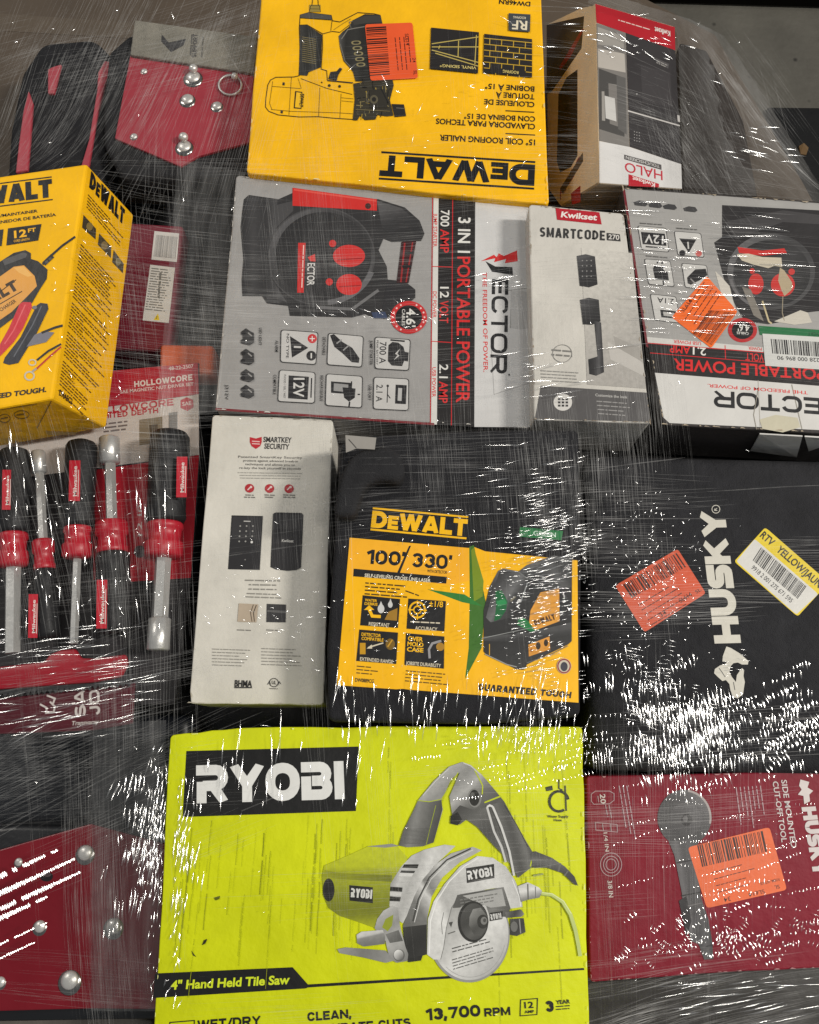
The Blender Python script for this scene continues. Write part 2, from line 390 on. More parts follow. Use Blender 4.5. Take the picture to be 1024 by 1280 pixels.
def lathe(name, p0, p1, z0, z1, prof, m, parent, n=20, flute=0, fd=.0, label=None):
    """a turned solid; axis from photo point p0 to p1 (heights z0, z1), prof = [(share of the axis, radius in photo px)]"""
    A, B = U(*p0, z0), U(*p1, z1); ax = B-A; L = ax.length; ax.normalize()
    s = mpp((p0[0]+p1[0])/2, (p0[1]+p1[1])/2, z0); e1 = ax.cross(Vector((0, 0, 1))).normalized(); e2 = ax.cross(e1)
    bm = bmesh.new(); rings = []
    for t, r in prof:
        c = A+ax*(L*t)
        rings.append([bm.verts.new(c+(e1*math.cos(2*math.pi*i/n)+e2*math.sin(2*math.pi*i/n))*(r*s*(1-(fd if flute and 0.08 < t < .92 and (i*flute//n) % 2 else 0)))) for i in range(n)])
    for a, b in zip(rings, rings[1:]):
        for i in range(n): bm.faces.new((a[i], a[(i+1) % n], b[(i+1) % n], b[i]))
    bm.faces.new(rings[0][::-1]); bm.faces.new(rings[-1])
    bmesh.ops.recalc_face_normals(bm, faces=bm.faces[:])
    return mesh_obj(name, bm, m, parent, smooth=True, label=label)
def dome(name, px, z, rpx, m, parent, squash=.6):
    c = U(*px, z); r = rpx*mpp(*px, z); bm = bmesh.new()
    bmesh.ops.create_uvsphere(bm, u_segments=18, v_segments=10, radius=r)
    for v in bm.verts: v.co = Vector((v.co.x, v.co.y, v.co.z*squash))+c
    return mesh_obj(name, bm, m, parent, smooth=True)
def tube(name, pts, r, m, parent, n=10, closed=False):
    bm = bmesh.new(); rings = []; N = len(pts)
    for i, p in enumerate(pts):
        d = (pts[(i+1) % N]-pts[i-1]) if closed or 0 < i < N-1 else (pts[1]-pts[0] if i == 0 else pts[-1]-pts[-2]); d.normalize()
        e1 = d.cross(Vector((0, 0, 1))); e1 = e1.normalized() if e1.length > 1e-4 else Vector((1, 0, 0)); e2 = d.cross(e1)
        rings.append([bm.verts.new(p+(e1*math.cos(2*math.pi*k/n)+e2*math.sin(2*math.pi*k/n))*r) for k in range(n)])
    for i in range(N if closed else N-1):
        a, b = rings[i], rings[(i+1) % N]
        for k in range(n): bm.faces.new((a[k], a[(k+1) % n], b[(k+1) % n], b[k]))
    if not closed: bm.faces.new(rings[0]); bm.faces.new(rings[-1])
    bmesh.ops.recalc_face_normals(bm, faces=bm.faces[:])
    return mesh_obj(name, bm, m, parent, smooth=True)
# ------------------------------------------------------------ the setting and what carries the load
FLZ = -0.98
def sheet(name, pts, m, kind=None, parent=None):
    bm = bmesh.new(); bm.faces.new([bm.verts.new(p) for p in pts]); bmesh.ops.recalc_face_normals(bm, faces=bm.faces[:])
    for f in bm.faces:
        if f.normal.z < 0: f.normal_flip()
    o = mesh_obj(name, bm, m, parent); return tag(o, kind=kind)
def concrete():
    m, nt, b = base('worn_concrete')
    tc = node(nt, 'ShaderNodeTexCoord'); v = tc.outputs['Object']
    n1 = noise(nt, 3, 6, v, .65); n2 = noise(nt, 60, 4, v)
    vo = node(nt, 'ShaderNodeTexVoronoi'); vo.inputs['Scale'].default_value = 22; nt.links.new(v, vo.inputs['Vector'])
    cr = node(nt, 'ShaderNodeValToRGB'); cr.color_ramp.elements[0].position = .05; cr.color_ramp.elements[1].position = .16
    nt.links.new(vo.outputs['Distance'], cr.inputs['Fac'])
    n3 = noise(nt, 9, 3, v); gt = node(nt, 'ShaderNodeMath', operation='GREATER_THAN'); gt.inputs[1].default_value = .5; nt.links.new(n3.outputs['Fac'], gt.inputs[0])
    mxp = node(nt, 'ShaderNodeMath', operation='MAXIMUM'); nt.links.new(cr.outputs['Color'], mxp.inputs[0]); nt.links.new(gt.outputs[0], mxp.inputs[1])
    c2 = node(nt, 'ShaderNodeValToRGB'); c2.color_ramp.elements[0].color = (.062, .057, .047, 1); c2.color_ramp.elements[1].color = (.13, .122, .102, 1)
    c2.color_ramp.elements[0].position = .3; c2.color_ramp.elements[1].position = .72
    nt.links.new(n1.outputs['Fac'], c2.inputs['Fac'])
    mm = node(nt, 'ShaderNodeMix', data_type='RGBA', blend_type='MULTIPLY'); mm.inputs['Factor'].default_value = .75
    nt.links.new(c2.outputs['Color'], mm.inputs['A']); nt.links.new(mxp.outputs[0], mm.inputs['B'])
    nt.links.new(mm.outputs['Result'], b.inputs['Base Color']); b.inputs['Roughness'].default_value = .75
    bp = node(nt, 'ShaderNodeBump'); bp.inputs['Strength'].default_value = .6; bp.inputs['Distance'].default_value = .004
    nt.links.new(n2.outputs['Fac'], bp.inputs['Height']); nt.links.new(bp.outputs['Normal'], b.inputs['Normal'])
    return m
sheet('floor', [Vector((-6, -6, FLZ)), Vector((6, -6, FLZ)), Vector((6, 6, FLZ)), Vector((-6, 6, FLZ))], concrete(), 'structure')
# flat black slab and steel guard rail on the floor beyond the load
A = pxq([(960, 134), (1300, 138), (1300, 420), (940, 420)], FLZ+.012)
t = hexa('black_slab', A, Vector((0, 0, -.010)), mat((9, 9, 10), 'rubber'), None, .002, film=False)
tag(t, 'flat black slab on the concrete floor beyond the wrapped load', 'floor mat')
A = pxq([(700, -50), (1250, -30), (1250, -4), (700, -20)], FLZ+.05)
t = hexa('floor_rail', A, Vector((0, 0, -.048)), mat((30, 28, 26), 'metal'), None, .004, film=False)
tag(t, 'dark steel rail lying along the concrete floor at the top edge', 'rail')
A = [U(998, 184, FLZ+.0125), U(1004, 180, FLZ+.016), U(1010, 186, FLZ+.014), U(1007, 195, FLZ+.0125), U(1000, 194, FLZ+.013)]
bm = bmesh.new(); bm.faces.new([bm.verts.new(p) for p in A])
r = bmesh.ops.extrude_face_region(bm, geom=bm.faces[:]); bmesh.ops.translate(bm, vec=(0, 0, .004), verts=[v for v in r['geom'] if isinstance(v, bmesh.types.BMVert)])
tag(mesh_obj('dry_leaf', bm, mat((104, 80, 50), 'card')), 'small curled brown leaf scrap on the black slab', 'leaf')

# pallet and the big cardboard bin the goods lie on
BZ = -.125
bin_px = [(-260, -260), (640, -90), (895, 42), (1004, 225), (1110, 420), (1130, 1420), (-240, 1460)]
cb = thing('cardboard_bin', 'big brown cardboard bin under all the boxed tools', 'cardboard box', (0, 0, FLZ+.15))
top = pxq(bin_px, BZ)
hexa('bin_body', top, Vector((0, 0, FLZ+.15-BZ)), mat((84, 73, 62), 'card'), cb, .004)
f = plane_z(BZ); a = Art('packing_tape', f, cb)
a.poly([(-40, 14), (330, 40), (330, 58), (-40, 36)], (88, 77, 65), None).build()
pl = thing('wooden_pallet', 'wooden pallet under the brown cardboard bin', 'pallet', (0, 0, FLZ))
xs = [p.x for p in top]; ys = [p.y for p in top]
for i in range(7):
    y0 = min(ys)+i*(max(ys)-min(ys)-.1)/6
    hexa('deck_board', [Vector((min(xs), y0, FLZ+.148)), Vector((max(xs)*.75, y0, FLZ+.148)), Vector((max(xs)*.75, y0+.1, FLZ+.148)), Vector((min(xs), y0+.1, FLZ+.148))], Vector((0, 0, -.02)), mat((150, 112, 74), 'wood'), pl, .002, film=False)
for x0 in (min(xs), -.02, max(xs)*.75-.06):
    hexa('runner', [Vector((x0, min(ys), FLZ+.127)), Vector((x0+.06, min(ys), FLZ+.127)), Vector((x0+.06, max(ys), FLZ+.127)), Vector((x0, max(ys), FLZ+.127))], Vector((0, 0, -.125)), mat((140, 105, 70), 'wood'), pl, .002, film=False)

A = pxq([(-240, 225), (300, 262), (1000, 262), (1090, 460), (1110, 1400), (-220, 1440)], BZ+.004)  # black sheet added over the bin to stand in for gap shade
tag(hexa('gap_shade_sheet', A, Vector((0, 0, -.003)), mat((17, 17, 19), 'plastic'), None, .001), 'black sheet added as painted shade in the gaps between the boxes', 'shade sheet')
def case(name, px, z, d, m, label, cat, bevel=.008, amp=.0, sub=0):
    top = pxq(px, z); c = sum(top, Vector())/len(top)
    o = hexa(name, [p-Vector((0, 0, 0)) for p in top], Vector((0, 0, -d)), m, None, bevel, 3, sub=sub, amp=amp)
    return tag(o, label, cat)
BLK = mat((44, 44, 46), 'fabric'); BLP = mat((22, 23, 26), 'plastic')  # black cloth greyed in colour to stand in for the film's milky veil
# dark under-layer between the boxes
case('tool_bag', [(205, 190), (318, 205), (300, 525), (196, 520)], -.075, .045, BLK, 'dark grey cloth bag between the grey jump starter box and the maroon case', 'bag', .012, .004, 3)
case('plastic_case', [(-60, 893), (240, 893), (226, 1330), (-60, 1330)], -.07, .05, mat((15, 18, 24), 'plastic'), 'smooth navy black plastic case under the lower left red panel', 'case', .01)
case('carton_liner', [(395, 515), (780, 535), (790, 640), (400, 640)], -.06, .06, mat((52, 50, 50), 'card'), 'dark cardboard liner under the black laser pouch', 'cardboard liner', .003)
case('cardboard_tray', [(722, 1196), (1110, 1190), (1120, 1400), (722, 1400)], -.085, .035, mat((46, 43, 40), 'card'), 'grey brown cardboard tray below the red cut-off tool box', 'cardboard tray', .003)
case('hard_case', [(690, 545), (1110, 560), (1110, 640), (700, 640)], -.055, .06, mat((40, 39, 40), 'plastic'), 'charcoal hard case in the gap above the black husky bag', 'case', .006)
case('charcoal_carton', [(850, 52), (884, 62), (930, 150), (948, 246), (853, 240)], -.045, .075, mat((52, 47, 44), 'card'), 'charcoal carton under the film, right of the touchscreen lock carton', 'carton', .003)
def box_thing(name, label, px, z, group=None):
    top = pxq(px, z); c = sum(top, Vector())/len(top); return thing(name, label, 'carton', (c.x, c.y, z), group)
# ------------------------------------------------------------ yellow roofing nailer box, upside down at the top
px = [(329, -35), (675.5, -35), (686.7, 255.5), (308, 216)]
NZ = .012
t = box_thing('nailer_box', 'yellow roofing nailer carton lying upside down at the top edge', px, NZ)
hexa('carton_body', pxq(wob(px, seed=1), NZ), Vector((0, 0, -.13)), mat((248, 188, 12), 'card'), t, .003)
f = plane_z(NZ).zoom(300, 0, 2.56)
a = Art('logo', f, t); a.dewalt((945, 527), (452, 495), 68, K); a.build()
a = Art('lettering', f, t)
for s_, p0, p1, h in (('15° COIL ROOFING NAILER', (945, 447), (640, 431), 18), ('CLAVADORA PARA TECHOS', (945, 397), (628, 379), 17), ('CON BOBINA DE 15°', (945, 373), (718, 363), 16),
                      ('CLOUEUSE DE', (943, 327), (782, 317), 16), ('TOITURE À', (943, 302), (820, 294), 16), ('BOBINE À 15°', (943, 277), (785, 267), 16), ('DW46RN', (930, 6), (830, -2), 14)):
    a.text(s_, p0, p1, h, K, .022)
a.line([(850, 427), (945, 432)], 3, K).line([(850, 354), (942, 359)], 3, K); a.build()
f.zoom(300, 0, 5.12)
a = Art('product_picture', f, t); DKG = (44, 43, 42); YB = (246, 192, 28); LNK = (58, 48, 20)
S = lambda *q: [(t_, (v, v-1, v-4)) for t_, v in q]
a.line([(345, 492), (230, 494), (195, 512), (178, 545), (165, 640), (164, 685), (185, 712), (245, 735), (380, 748), (500, 746), (600, 756), (725, 764)], 5, LNK).line([(345, 492), (380, 484), (384, 300), (380, 180), (386, 95), (440, 80), (585, 98), (592, 132), (640, 140), (700, 108), (755, 80), (860, 88), (900, 98)], 5, LNK)
a.line([(330, 494), (314, 736)], 2.2, LNK).line([(512, 560), (504, 746)], 2.2, LNK).line([(648, 600), (640, 756)], 2.2, LNK).line([(205, 552), (390, 566)], 2.2, LNK).line([(200, 700), (330, 712), (640, 722), (722, 728)], 2.2, LNK).line([(210, 520), (190, 660), (205, 700)], 2.2, LNK).line([(390, 502), (560, 566), (720, 604)], 3, LNK).line([(650, 625), (726, 632)], 2, LNK).line([(650, 645), (726, 652)], 2, LNK).line([(372, 500), (394, 566)], 2, LNK)
a.poly([(354, 582), (400, 588), (394, 696), (345, 692)], LNK).poly([(362, 590), (394, 595), (388, 690), (352, 686)], YB).text('DEWALT', (386, 600), (380, 684), 24, (40, 36, 24), .03)
a.poly([(274, 526), (288, 528), (286, 546), (272, 544)], DKG).poly([(262, 704), (276, 706), (274, 726), (260, 722)], DKG).circ(572, 547, 9, 9, LNK).circ(638, 552, 9, 9, LNK).circ(524, 527, 5, 5, LNK)
a.poly([(388, 92), (440, 82), (585, 98), (588, 126), (480, 118), (386, 114)], (78, 76, 72)).line([(386, 114), (588, 128)], 3, LNK).line([(384, 160), (430, 158), (530, 216), (590, 200), (640, 206), (700, 160)], 4, LNK).line([(590, 132), (582, 196)], 3, LNK).line([(600, 190), (660, 150), (710, 120)], 2.5, LNK)
a.grad([(384, 164), (428, 160), (526, 222), (524, 300), (518, 430), (440, 462), (432, 484), (376, 480), (380, 400), (386, 240)], (380, 300), (526, 310), S((0, 60), (.3, 40), (.7, 52), (1, 34)), 10)
for i in range(13): a.line([(398, 236+i*13), (488, 252+i*13)], 4.5, (120, 108, 72))
a.rect(444, 30, 516, 76, (150, 130, 60)).line([(444, 76), (452, 40), (462, 30), (466, -5)], 4, LNK).line([(516, 76), (510, 40), (502, 30), (500, -5)], 4, LNK).line([(446, 56), (514, 58)], 3, LNK).line([(456, 36), (508, 36)], 3, LNK).line([(518, 440), (556, 452), (560, 512)], 4, LNK).line([(528, 220), (530, 300), (520, 440)], 4, LNK)
a.poly([(566, 505), (580, 460), (620, 455), (640, 432), (656, 440), (630, 480), (620, 515)], DKG).line([(560, 514), (640, 522), (724, 530)], 7, DKG)
a.grad([(632, 230), (660, 200), (700, 170), (720, 130), (800, 90), (900, 96), (912, 150), (960, 300), (980, 480), (840, 520), (740, 520), (724, 460), (700, 430), (664, 390), (640, 300)], (640, 300), (900, 300), S((0, 82), (.12, 40), (.4, 48), (.55, 34), (1, 52)), 14)
a.line([(650, 250), (690, 190), (740, 180), (800, 170)], 6, (124, 120, 112)).line([(642, 280), (672, 390), (708, 428)], 5, (112, 108, 98)).line([(712, 180), (700, 140), (800, 120)], 4, (110, 106, 98)).poly([(720, 132), (800, 100), (900, 100), (905, 140), (800, 150), (730, 160)], (64, 62, 58))
for i in range(5): a.rrect([(710+i*8, 262+i*35), (772+i*7, 258+i*35), (778+i*7, 284+i*35), (716+i*8, 288+i*35)], .45, (136, 126, 90)).rrect([(722+i*8, 267+i*35), (762+i*7, 264+i*35), (766+i*7, 279+i*35), (726+i*8, 282+i*35)], .45, (46, 44, 40))
a.poly([(726, 535), (860, 510), (975, 500), (985, 545), (960, 640), (982, 740), (940, 744), (880, 735), (868, 764), (800, 768), (770, 740), (752, 770), (722, 768), (735, 640)], (56, 52, 42)).poly([(970, 665), (1050, 668), (1064, 742), (990, 748)], (40, 38, 36)).line([(1000, 690), (1050, 694)], 6, (96, 92, 84))
rr = random.Random(4)
for i in range(60):
    x = rr.uniform(735, 965); y = rr.uniform(520, 740); q_ = rr.random() < .5; a.line([(x, y), (x+(rr.uniform(-10, 10) if q_ else rr.uniform(-46, 46)), y+(rr.uniform(-50, 50) if q_ else rr.uniform(-8, 8)))], rr.uniform(2, 6), rr.choice([(136, 122, 78), (96, 90, 76), (22, 21, 20), (30, 29, 28), (170, 144, 50)]))
a.poly([(830, 575), (930, 570), (945, 690), (830, 690)], (50, 47, 40)).circ(858, 636, 26, 28, (90, 84, 66)).circ(858, 636, 14, 15, (36, 34, 32)).line([(900, 560), (950, 660)], 8, (30, 29, 28)).line([(740, 700), (960, 712)], 5, (110, 100, 70)); a.build()
f.zoom(300, 0, 2.56)
a = Art('application_panel', f, t); a.poly([(612, 88), (765, 103), (762, 235), (608, 220)], (40, 37, 36))
for p in ([(614, 140), (764, 118)], [(614, 150), (764, 150)], [(614, 160), (764, 200)], [(625, 170), (764, 212)], [(640, 146), (636, 156)], [(700, 130), (698, 182)], [(757, 112), (752, 205)]): a.line(p, 3, (190, 170, 90))
a.text('VINYL SIDING*', (757, 213), (640, 205), 9, (220, 200, 120), .01); a.build()
a = Art('application_panel', f, t); a.poly([(782, 108), (935, 125), (935, 248), (778, 233)], (40, 37, 36))
for i in range(6):
    y = 122+i*19; a.line([(781, y), (935, y+15)], 2.5, (196, 160, 50))
    for j in range(4):
        x = 800+j*38+(i % 2)*19
        if x < 932: a.line([(x, y+(x-781)*.1), (x-1, y+(x-781)*.1+19)], 2.5, (196, 160, 50))
a.poly([(800, 215), (915, 227), (914, 244), (799, 232)], (40, 37, 36)).text('ROOFING', (892, 228), (842, 223), 9, (220, 200, 120), .01); a.build()
a = Art('badge', f, t); a.poly([(860, 42), (930, 46), (928, 102), (860, 97)], (68, 72, 76)).text('RF', (920, 68), (872, 65), 28, (226, 216, 190), .02).text('ROOFING', (915, 54), (875, 51), 7, (226, 216, 190), .01); a.build()
sticker(f, t, [(400, 78), (552, 72), (570, 250), (418, 258)], (232, 90, 44), [(404, 88), (412, 245), (480, 240), (468, 84)], 26, 'faded orange price sticker with its bar code on the left',
        [((495, 120), (506, 235), (14, -1), 4, 5, 3)], [('SL614', (528, 108), (531, 145), 11), ('24', (552, 185), (553, 200), 10), ('SL', (556, 225), (556, 240), 10)])

worn(f, t, px, 46, (226, 206, 150), 1)
# ------------------------------------------------------------ grey jump starter box, centre
px = [(295, 218.5), (661.5, 254), (664, 536), (269, 512.5)]
VZ = .004
t = box_thing('jump_starter_box', 'grey jump starter carton turned sideways below the nailer carton, undamaged picture', px, VZ, 'jump starter cartons')
hexa('carton_body', pxq(wob(px, seed=2), VZ), Vector((0, 0, -.12)), mat((158, 156, 154), 'card'), t, .0028)
f = plane_z(VZ).zoom(260, 210, 2.438)
a = Art('printed_panel', f, t)
a.poly([(688, 82), (703, 84), (698, 782), (680, 781)], (214, 212, 206)).poly([(704, 84), (814, 95), (811, 789), (699, 782)], (40, 38, 38)).poly([(815, 95), (976, 111), (981, 790), (812, 789)], (206, 205, 204))
for p in ([(685, 80), (678, 780)], [(746, 90), (742, 784)], [(683, 300), (746, 302)], [(681, 528), (744, 532)]): a.line(p, 2.5, RED)
a.poly([(24, 731), (690, 777), (690, 784), (23, 738)], (120, 36, 42))
a.line([(925, 370), (922, 488)], 3, (150, 149, 148)).line([(862, 518), (872, 690), (980, 655)], 2.5, (172, 171, 170)).line([(900, 375), (976, 366)], 3, (165, 164, 162)).poly([(922, 376), (950, 372), (980, 380), (980, 488), (950, 492), (924, 488)], (186, 185, 184)); a.build()
a = Art('lettering', f, t); W_ = (224, 222, 216); R2 = (212, 46, 46)
for s_, p0, p1, h, c in (('700', (710, 128), (709, 178), 26, W_), ('AMP', (709, 186), (708, 258), 26, R2), ('12', (708, 362), (708, 396), 26, W_), ('VOLT', (707, 404), (706, 472), 26, R2), ('2.1', (706, 598), (705, 640), 26, W_), ('AMP', (705, 650), (704, 716), 26, R2)):
    a.text(s_, p0, p1, h, c, .012)
for s_, p0, p1 in (('JUMP STARTER', (688, 138), (687, 240)), ('DC POWER', (686, 376), (685, 456)), ('USB POWER', (684, 607), (683, 698))): a.text(s_, p0, p1, 11, R2, .01)
a.text('3 IN 1', (764, 150), (762, 258), 36, W_, .018).text('PORTABLE POWER', (761, 270), (757, 715), 38, R2, .016).text('THE FREEDOM OF POWER.', (837, 318), (840, 622), 13, R2, .008); a.build()
a = Art('logo', f, t); a.block('ECTOR', (866, 338), (860, 626), 50, (34, 34, 36), t=.2, gap=.1)
a.poly([(930, 326), (928, 302), (876, 300), (846, 284), (866, 316)], (34, 34, 36)).poly([(942, 251), (944, 284), (905, 290), (909, 277), (872, 287), (876, 275), (832, 284), (872, 264), (880, 272), (886, 260), (902, 268)], (206, 44, 44)); a.circ(918, 630, 3, 3, (34, 34, 36)); a.build()
a = Art('product_picture', f, t); D1 = (52, 51, 52); D2 = (74, 73, 74); D3 = (98, 97, 98)  # dark inks lifted to mimic the film's veil over the picture
a.poly([(110, 95), (125, 82), (215, 95), (260, 75), (520, 95), (600, 120), (645, 160), (660, 200), (650, 222), (560, 225), (535, 215), (520, 250), (545, 300), (548, 340), (600, 345), (632, 370), (632, 395), (590, 430), (540, 460), (500, 455), (480, 445), (440, 455), (250, 450), (245, 420), (180, 412), (165, 390), (105, 390), (103, 340), (108, 280), (100, 180), (105, 130)], D1)
a.poly([(165, 160), (200, 115), (260, 100), (260, 130), (210, 180), (190, 260), (195, 340), (230, 400), (180, 400), (165, 340), (160, 240)], D2)
a.poly([(515, 100), (590, 122), (635, 160), (650, 200), (560, 205), (530, 180)], (54, 53, 55)).line([(530, 110), (600, 140), (640, 190)], 5, D3)
a.circ(345, 270, 165, 150, D2, 40).circ(352, 268, 146, 134, (46, 45, 47), 40)
S = lambda *q: [(t_, (v, v-1, v)) for t_, v in q]
a.grad([(110, 96), (125, 84), (212, 97), (200, 180), (190, 330), (240, 408), (168, 388), (107, 388), (105, 340), (110, 280), (102, 180)], (100, 240), (220, 240), S((0, 40), (.3, 66), (.6, 48), (1, 80)))
a.grad([(345+160*math.cos(q*math.pi/24), 270+146*math.sin(q*math.pi/24)) for q in range(48)], (230, 150), (460, 400), S((0, 92), (.3, 60), (.7, 54), (1, 100)), 20).grad([(352+146*math.cos(q*math.pi/24), 268+134*math.sin(q*math.pi/24)) for q in range(48)], (260, 160), (450, 380), S((0, 40), (.5, 52), (1, 42)), 16)
a.grad([(515, 100), (590, 122), (635, 160), (652, 200), (560, 208), (530, 180)], (560, 110), (590, 210), S((0, 92), (.5, 54), (1, 40)), 10)
a.line(arc(352, 268, 156, 142, 20, 85, 14), 16, (104, 103, 105)).line(arc(352, 268, 156, 142, 190, 250, 12), 6, (88, 87, 89))
a.line([(115, 150), (150, 152)], 4, D2).line([(112, 230), (150, 232)], 4, D2).line([(112, 310), (155, 312)], 4, D2).line([(120, 100), (112, 380)], 4, (58, 57, 59))
a.poly([(258, 60), (515, 95), (515, 130), (258, 115)], (204, 48, 44)).line([(262, 66), (512, 100)], 5, (222, 84, 74)).circ(488, 116, 9, 9, (70, 40, 38))
a.circ(430, 268, 49, 34, (206, 52, 50)).circ(430, 355, 39, 32, (206, 52, 50)).circ(380, 230, 11, 11, (206, 52, 50)).circ(370, 347, 11, 11, (206, 52, 50)).line([(395, 280), (470, 275)], 4, (160, 36, 36)).line([(400, 362), (466, 358)], 4, (160, 36, 36))
a.poly([(275, 228), (298, 228), (292, 380), (272, 380)], (200, 50, 48)).fine((290, 235), (284, 376), (-9, 0), 1, 6, (235, 200, 190), seed=8)
a.text('ECTOR', (304, 290), (302, 358), 22, (226, 224, 220), .014).poly([(326, 262), (328, 285), (312, 284), (304, 272)], (214, 60, 56))
a.poly([(590, 225), (635, 222), (612, 350), (575, 350)], (60, 34, 36)).line([(600, 228), (588, 348)], 5, (150, 40, 42)).line([(624, 226), (604, 348)], 4, (150, 40, 42)).line([(600, 260), (628, 258)], 8, (30, 30, 32)).line([(592, 300), (620, 300)], 8, (30, 30, 32))
a.poly([(545, 350), (600, 350), (630, 372), (626, 392), (560, 425), (530, 440)], (50, 49, 51)).line([(330, 425), (440, 430), (520, 372)], 9, (112, 111, 112)).line([(250, 432), (420, 440)], 5, D2).poly([(498, 440), (540, 438), (548, 458), (505, 458)], (60, 70, 96)); a.build()
a = Art('cable_badge', f, t); a.circ(612, 455, 56, 50, (196, 44, 46), 36).circ(612, 455, 41, 37, (30, 29, 30), 32).text("4.6'", (606, 428), (604, 484), 27, W_, .018).text('CABLES', (592, 430), (591, 480), 9, W_, .008)
for an in range(-150, 181, 20):
    if abs(an) > 12 and abs(abs(an)-170) > 6: a.circ(612+48*math.sin(math.radians(an)), 455+43*math.cos(math.radians(an)), 3, 3, (240, 200, 196), 8)
a.build()
def ic(q):
    a = Art('icon_tile', f, t); a.rrect(q, .08, (46, 45, 46)); c = [(sum(p[0] for p in q)/4, sum(p[1] for p in q)/4)]
    a.rrect([(p[0]+(c[0][0]-p[0])*.045, p[1]+(c[0][1]-p[1])*.045) for p in q], .08, (196, 194, 191)); return a
KI = (40, 39, 41)
a = ic([(222, 492), (337, 500), (330, 600), (220, 592)]); a.poly([(250, 512), (306, 548), (256, 578)], KI).line([(262, 545), (284, 546)], 6, (196, 194, 191)).circ(318, 520, 14, 14, RED).line([(310, 520), (326, 520)], 3, W_).line([(318, 512), (318, 528)], 3, W_).circ(315, 572, 15, 15, KI).line([(315, 564), (315, 580)], 4, W_).text('NO TYPE', (240, 505), (238, 580), 8, KI); a.build()
a = ic([(366, 502), (475, 512), (470, 608), (362, 600)]); a.poly([(372, 510), (384, 506), (410, 530), (440, 548), (462, 580), (460, 594), (438, 592), (410, 565), (385, 545)], KI).line([(392, 535), (408, 523)], 4, (150, 149, 148)).line([(412, 556), (430, 540)], 4, (150, 149, 148)); a.build()
a = ic([(508, 514), (618, 522), (613, 618), (508, 612)]); a.poly([(550, 540), (562, 530), (580, 532), (596, 545), (600, 560), (612, 562), (610, 590), (598, 588), (592, 604), (560, 602), (548, 588)], KI).line([(556, 524), (600, 528)], 5, KI).poly([(586, 550), (570, 566), (578, 570), (566, 586), (584, 572), (577, 566)], (196, 194, 191)).text('700 A', (524, 530), (522, 596), 20, KI, .012).text('PEAK BATTERY', (514, 525), (512, 600), 6, KI); a.build()
a = ic([(217, 614), (328, 622), (326, 718), (212, 712)]); a.poly([(246, 632), (308, 636), (304, 706), (244, 702)], KI).text('12V', (262, 640), (260, 698), 32, (210, 208, 204), .018).line([(316, 640), (314, 700)], 4, KI).text('FLOOD / GEL / WET', (232, 630), (230, 702), 6, KI); a.build()
a = ic([(360, 626), (472, 634), (470, 732), (357, 724)]); a.poly([(375, 650), (440, 655), (438, 690), (375, 685)], KI).poly([(384, 656), (428, 660), (427, 683), (383, 679)], (150, 149, 148)).poly([(410, 668), (450, 672), (448, 700), (430, 712), (415, 700)], KI).line([(432, 712), (430, 728)], 5, KI).line([(436, 668), (438, 650)], 4, KI).line([(456, 690), (464, 690)], 4, KI); a.build()
a = ic([(505, 636), (613, 642), (612, 740), (503, 735)]); a.poly([(572, 660), (606, 662), (604, 720), (570, 718)], KI).poly([(580, 670), (592, 671), (590, 710), (578, 709)], (180, 179, 177)).line([(548, 665), (546, 715)], 3, KI).circ(548, 664, 4, 4, KI).line([(547, 690), (556, 702)], 3, KI).text('2.1 A', (514, 660), (512, 712), 19, KI, .012); a.build()
a = Art('small_print', f, t)
for s_, p0, p1 in (('ALARM', (206, 525), (205, 560)), ('COMPATIBLE', (200, 630), (199, 690)), ('DETACHABLE', (350, 515), (349, 570)), ('RECHARGEABLE', (343, 632), (342, 710)), ('JUMP STARTER', (494, 525), (493, 600)), ('USB PORT', (490, 660), (489, 708)), ('LED LIGHT', (156, 487), (155, 540)), ('J312V', (54, 660), (53, 706))): a.text(s_, p0, p1, 9, KI, .008)
for k, (y0, y1) in enumerate(((488, 540), (550, 600), (612, 652), (660, 702))):
    a.poly([(106, y0+8), (116, y0), (130, y0+10), (140, y0+14), (141, y1-8), (128, y1), (108, y1-5)], (58, 57, 58)).circ(108, y0+14, 7, 7, KI).circ(107, y1-12, 7, 7, KI).line([(122, y0+14), (134, y0+24)], 4, (150, 148, 146))
a.build()

worn(f, t, px, 60, (206, 202, 194), 2)
# ------------------------------------------------------------ smartcode lock box
px = [(661, 255), (780, 266.5), (814.5, 529), (667.5, 524.5)]
SZ = .03
t = box_thing('lock_box', 'slim white keypad lever lock carton with red tab, right of the grey jump starter', px, SZ)
hexa('carton_body', pxq(wob(px, seed=3), SZ), Vector((0, 0, -.075)), mat((204, 200, 192), 'card'), t, .002)
f = plane_z(SZ).zoom(650, 230, 2.738)
a = Art('printed_panel', f, t); a.poly([(72, 690), (434, 714), (447, 814), (52, 803)], (88, 86, 86)).grad([(210, 218), (384, 236), (432, 700), (230, 686)], (250, 230), (420, 560), [(0, (204, 200, 192)), (.15, (200, 196, 188)), (.6, (184, 180, 173)), (1, (168, 164, 158))]).poly([(320, 520), (410, 560), (418, 610), (330, 570)], (160, 156, 150)).poly([(300, 540), (420, 610), (430, 660), (310, 600)], (188, 184, 178)); a.build()
a = Art('logo_tab', f, t); a.poly([(122, 82), (272, 97), (280, 138), (127, 122)], (178, 34, 48)).text('Kwikset', (140, 113), (263, 124), 19, (230, 226, 220), .03, it=.1); a.build()
a = Art('lettering', f, t); a.block('SMARTCODE', (68, 180), (291, 193), 33, (58, 57, 57), t=.19, gap=.13).poly([(297, 167), (342, 172), (345, 196), (298, 192)], (58, 57, 57)).text('270', (303, 188), (340, 191), 16, (214, 210, 204), .02)
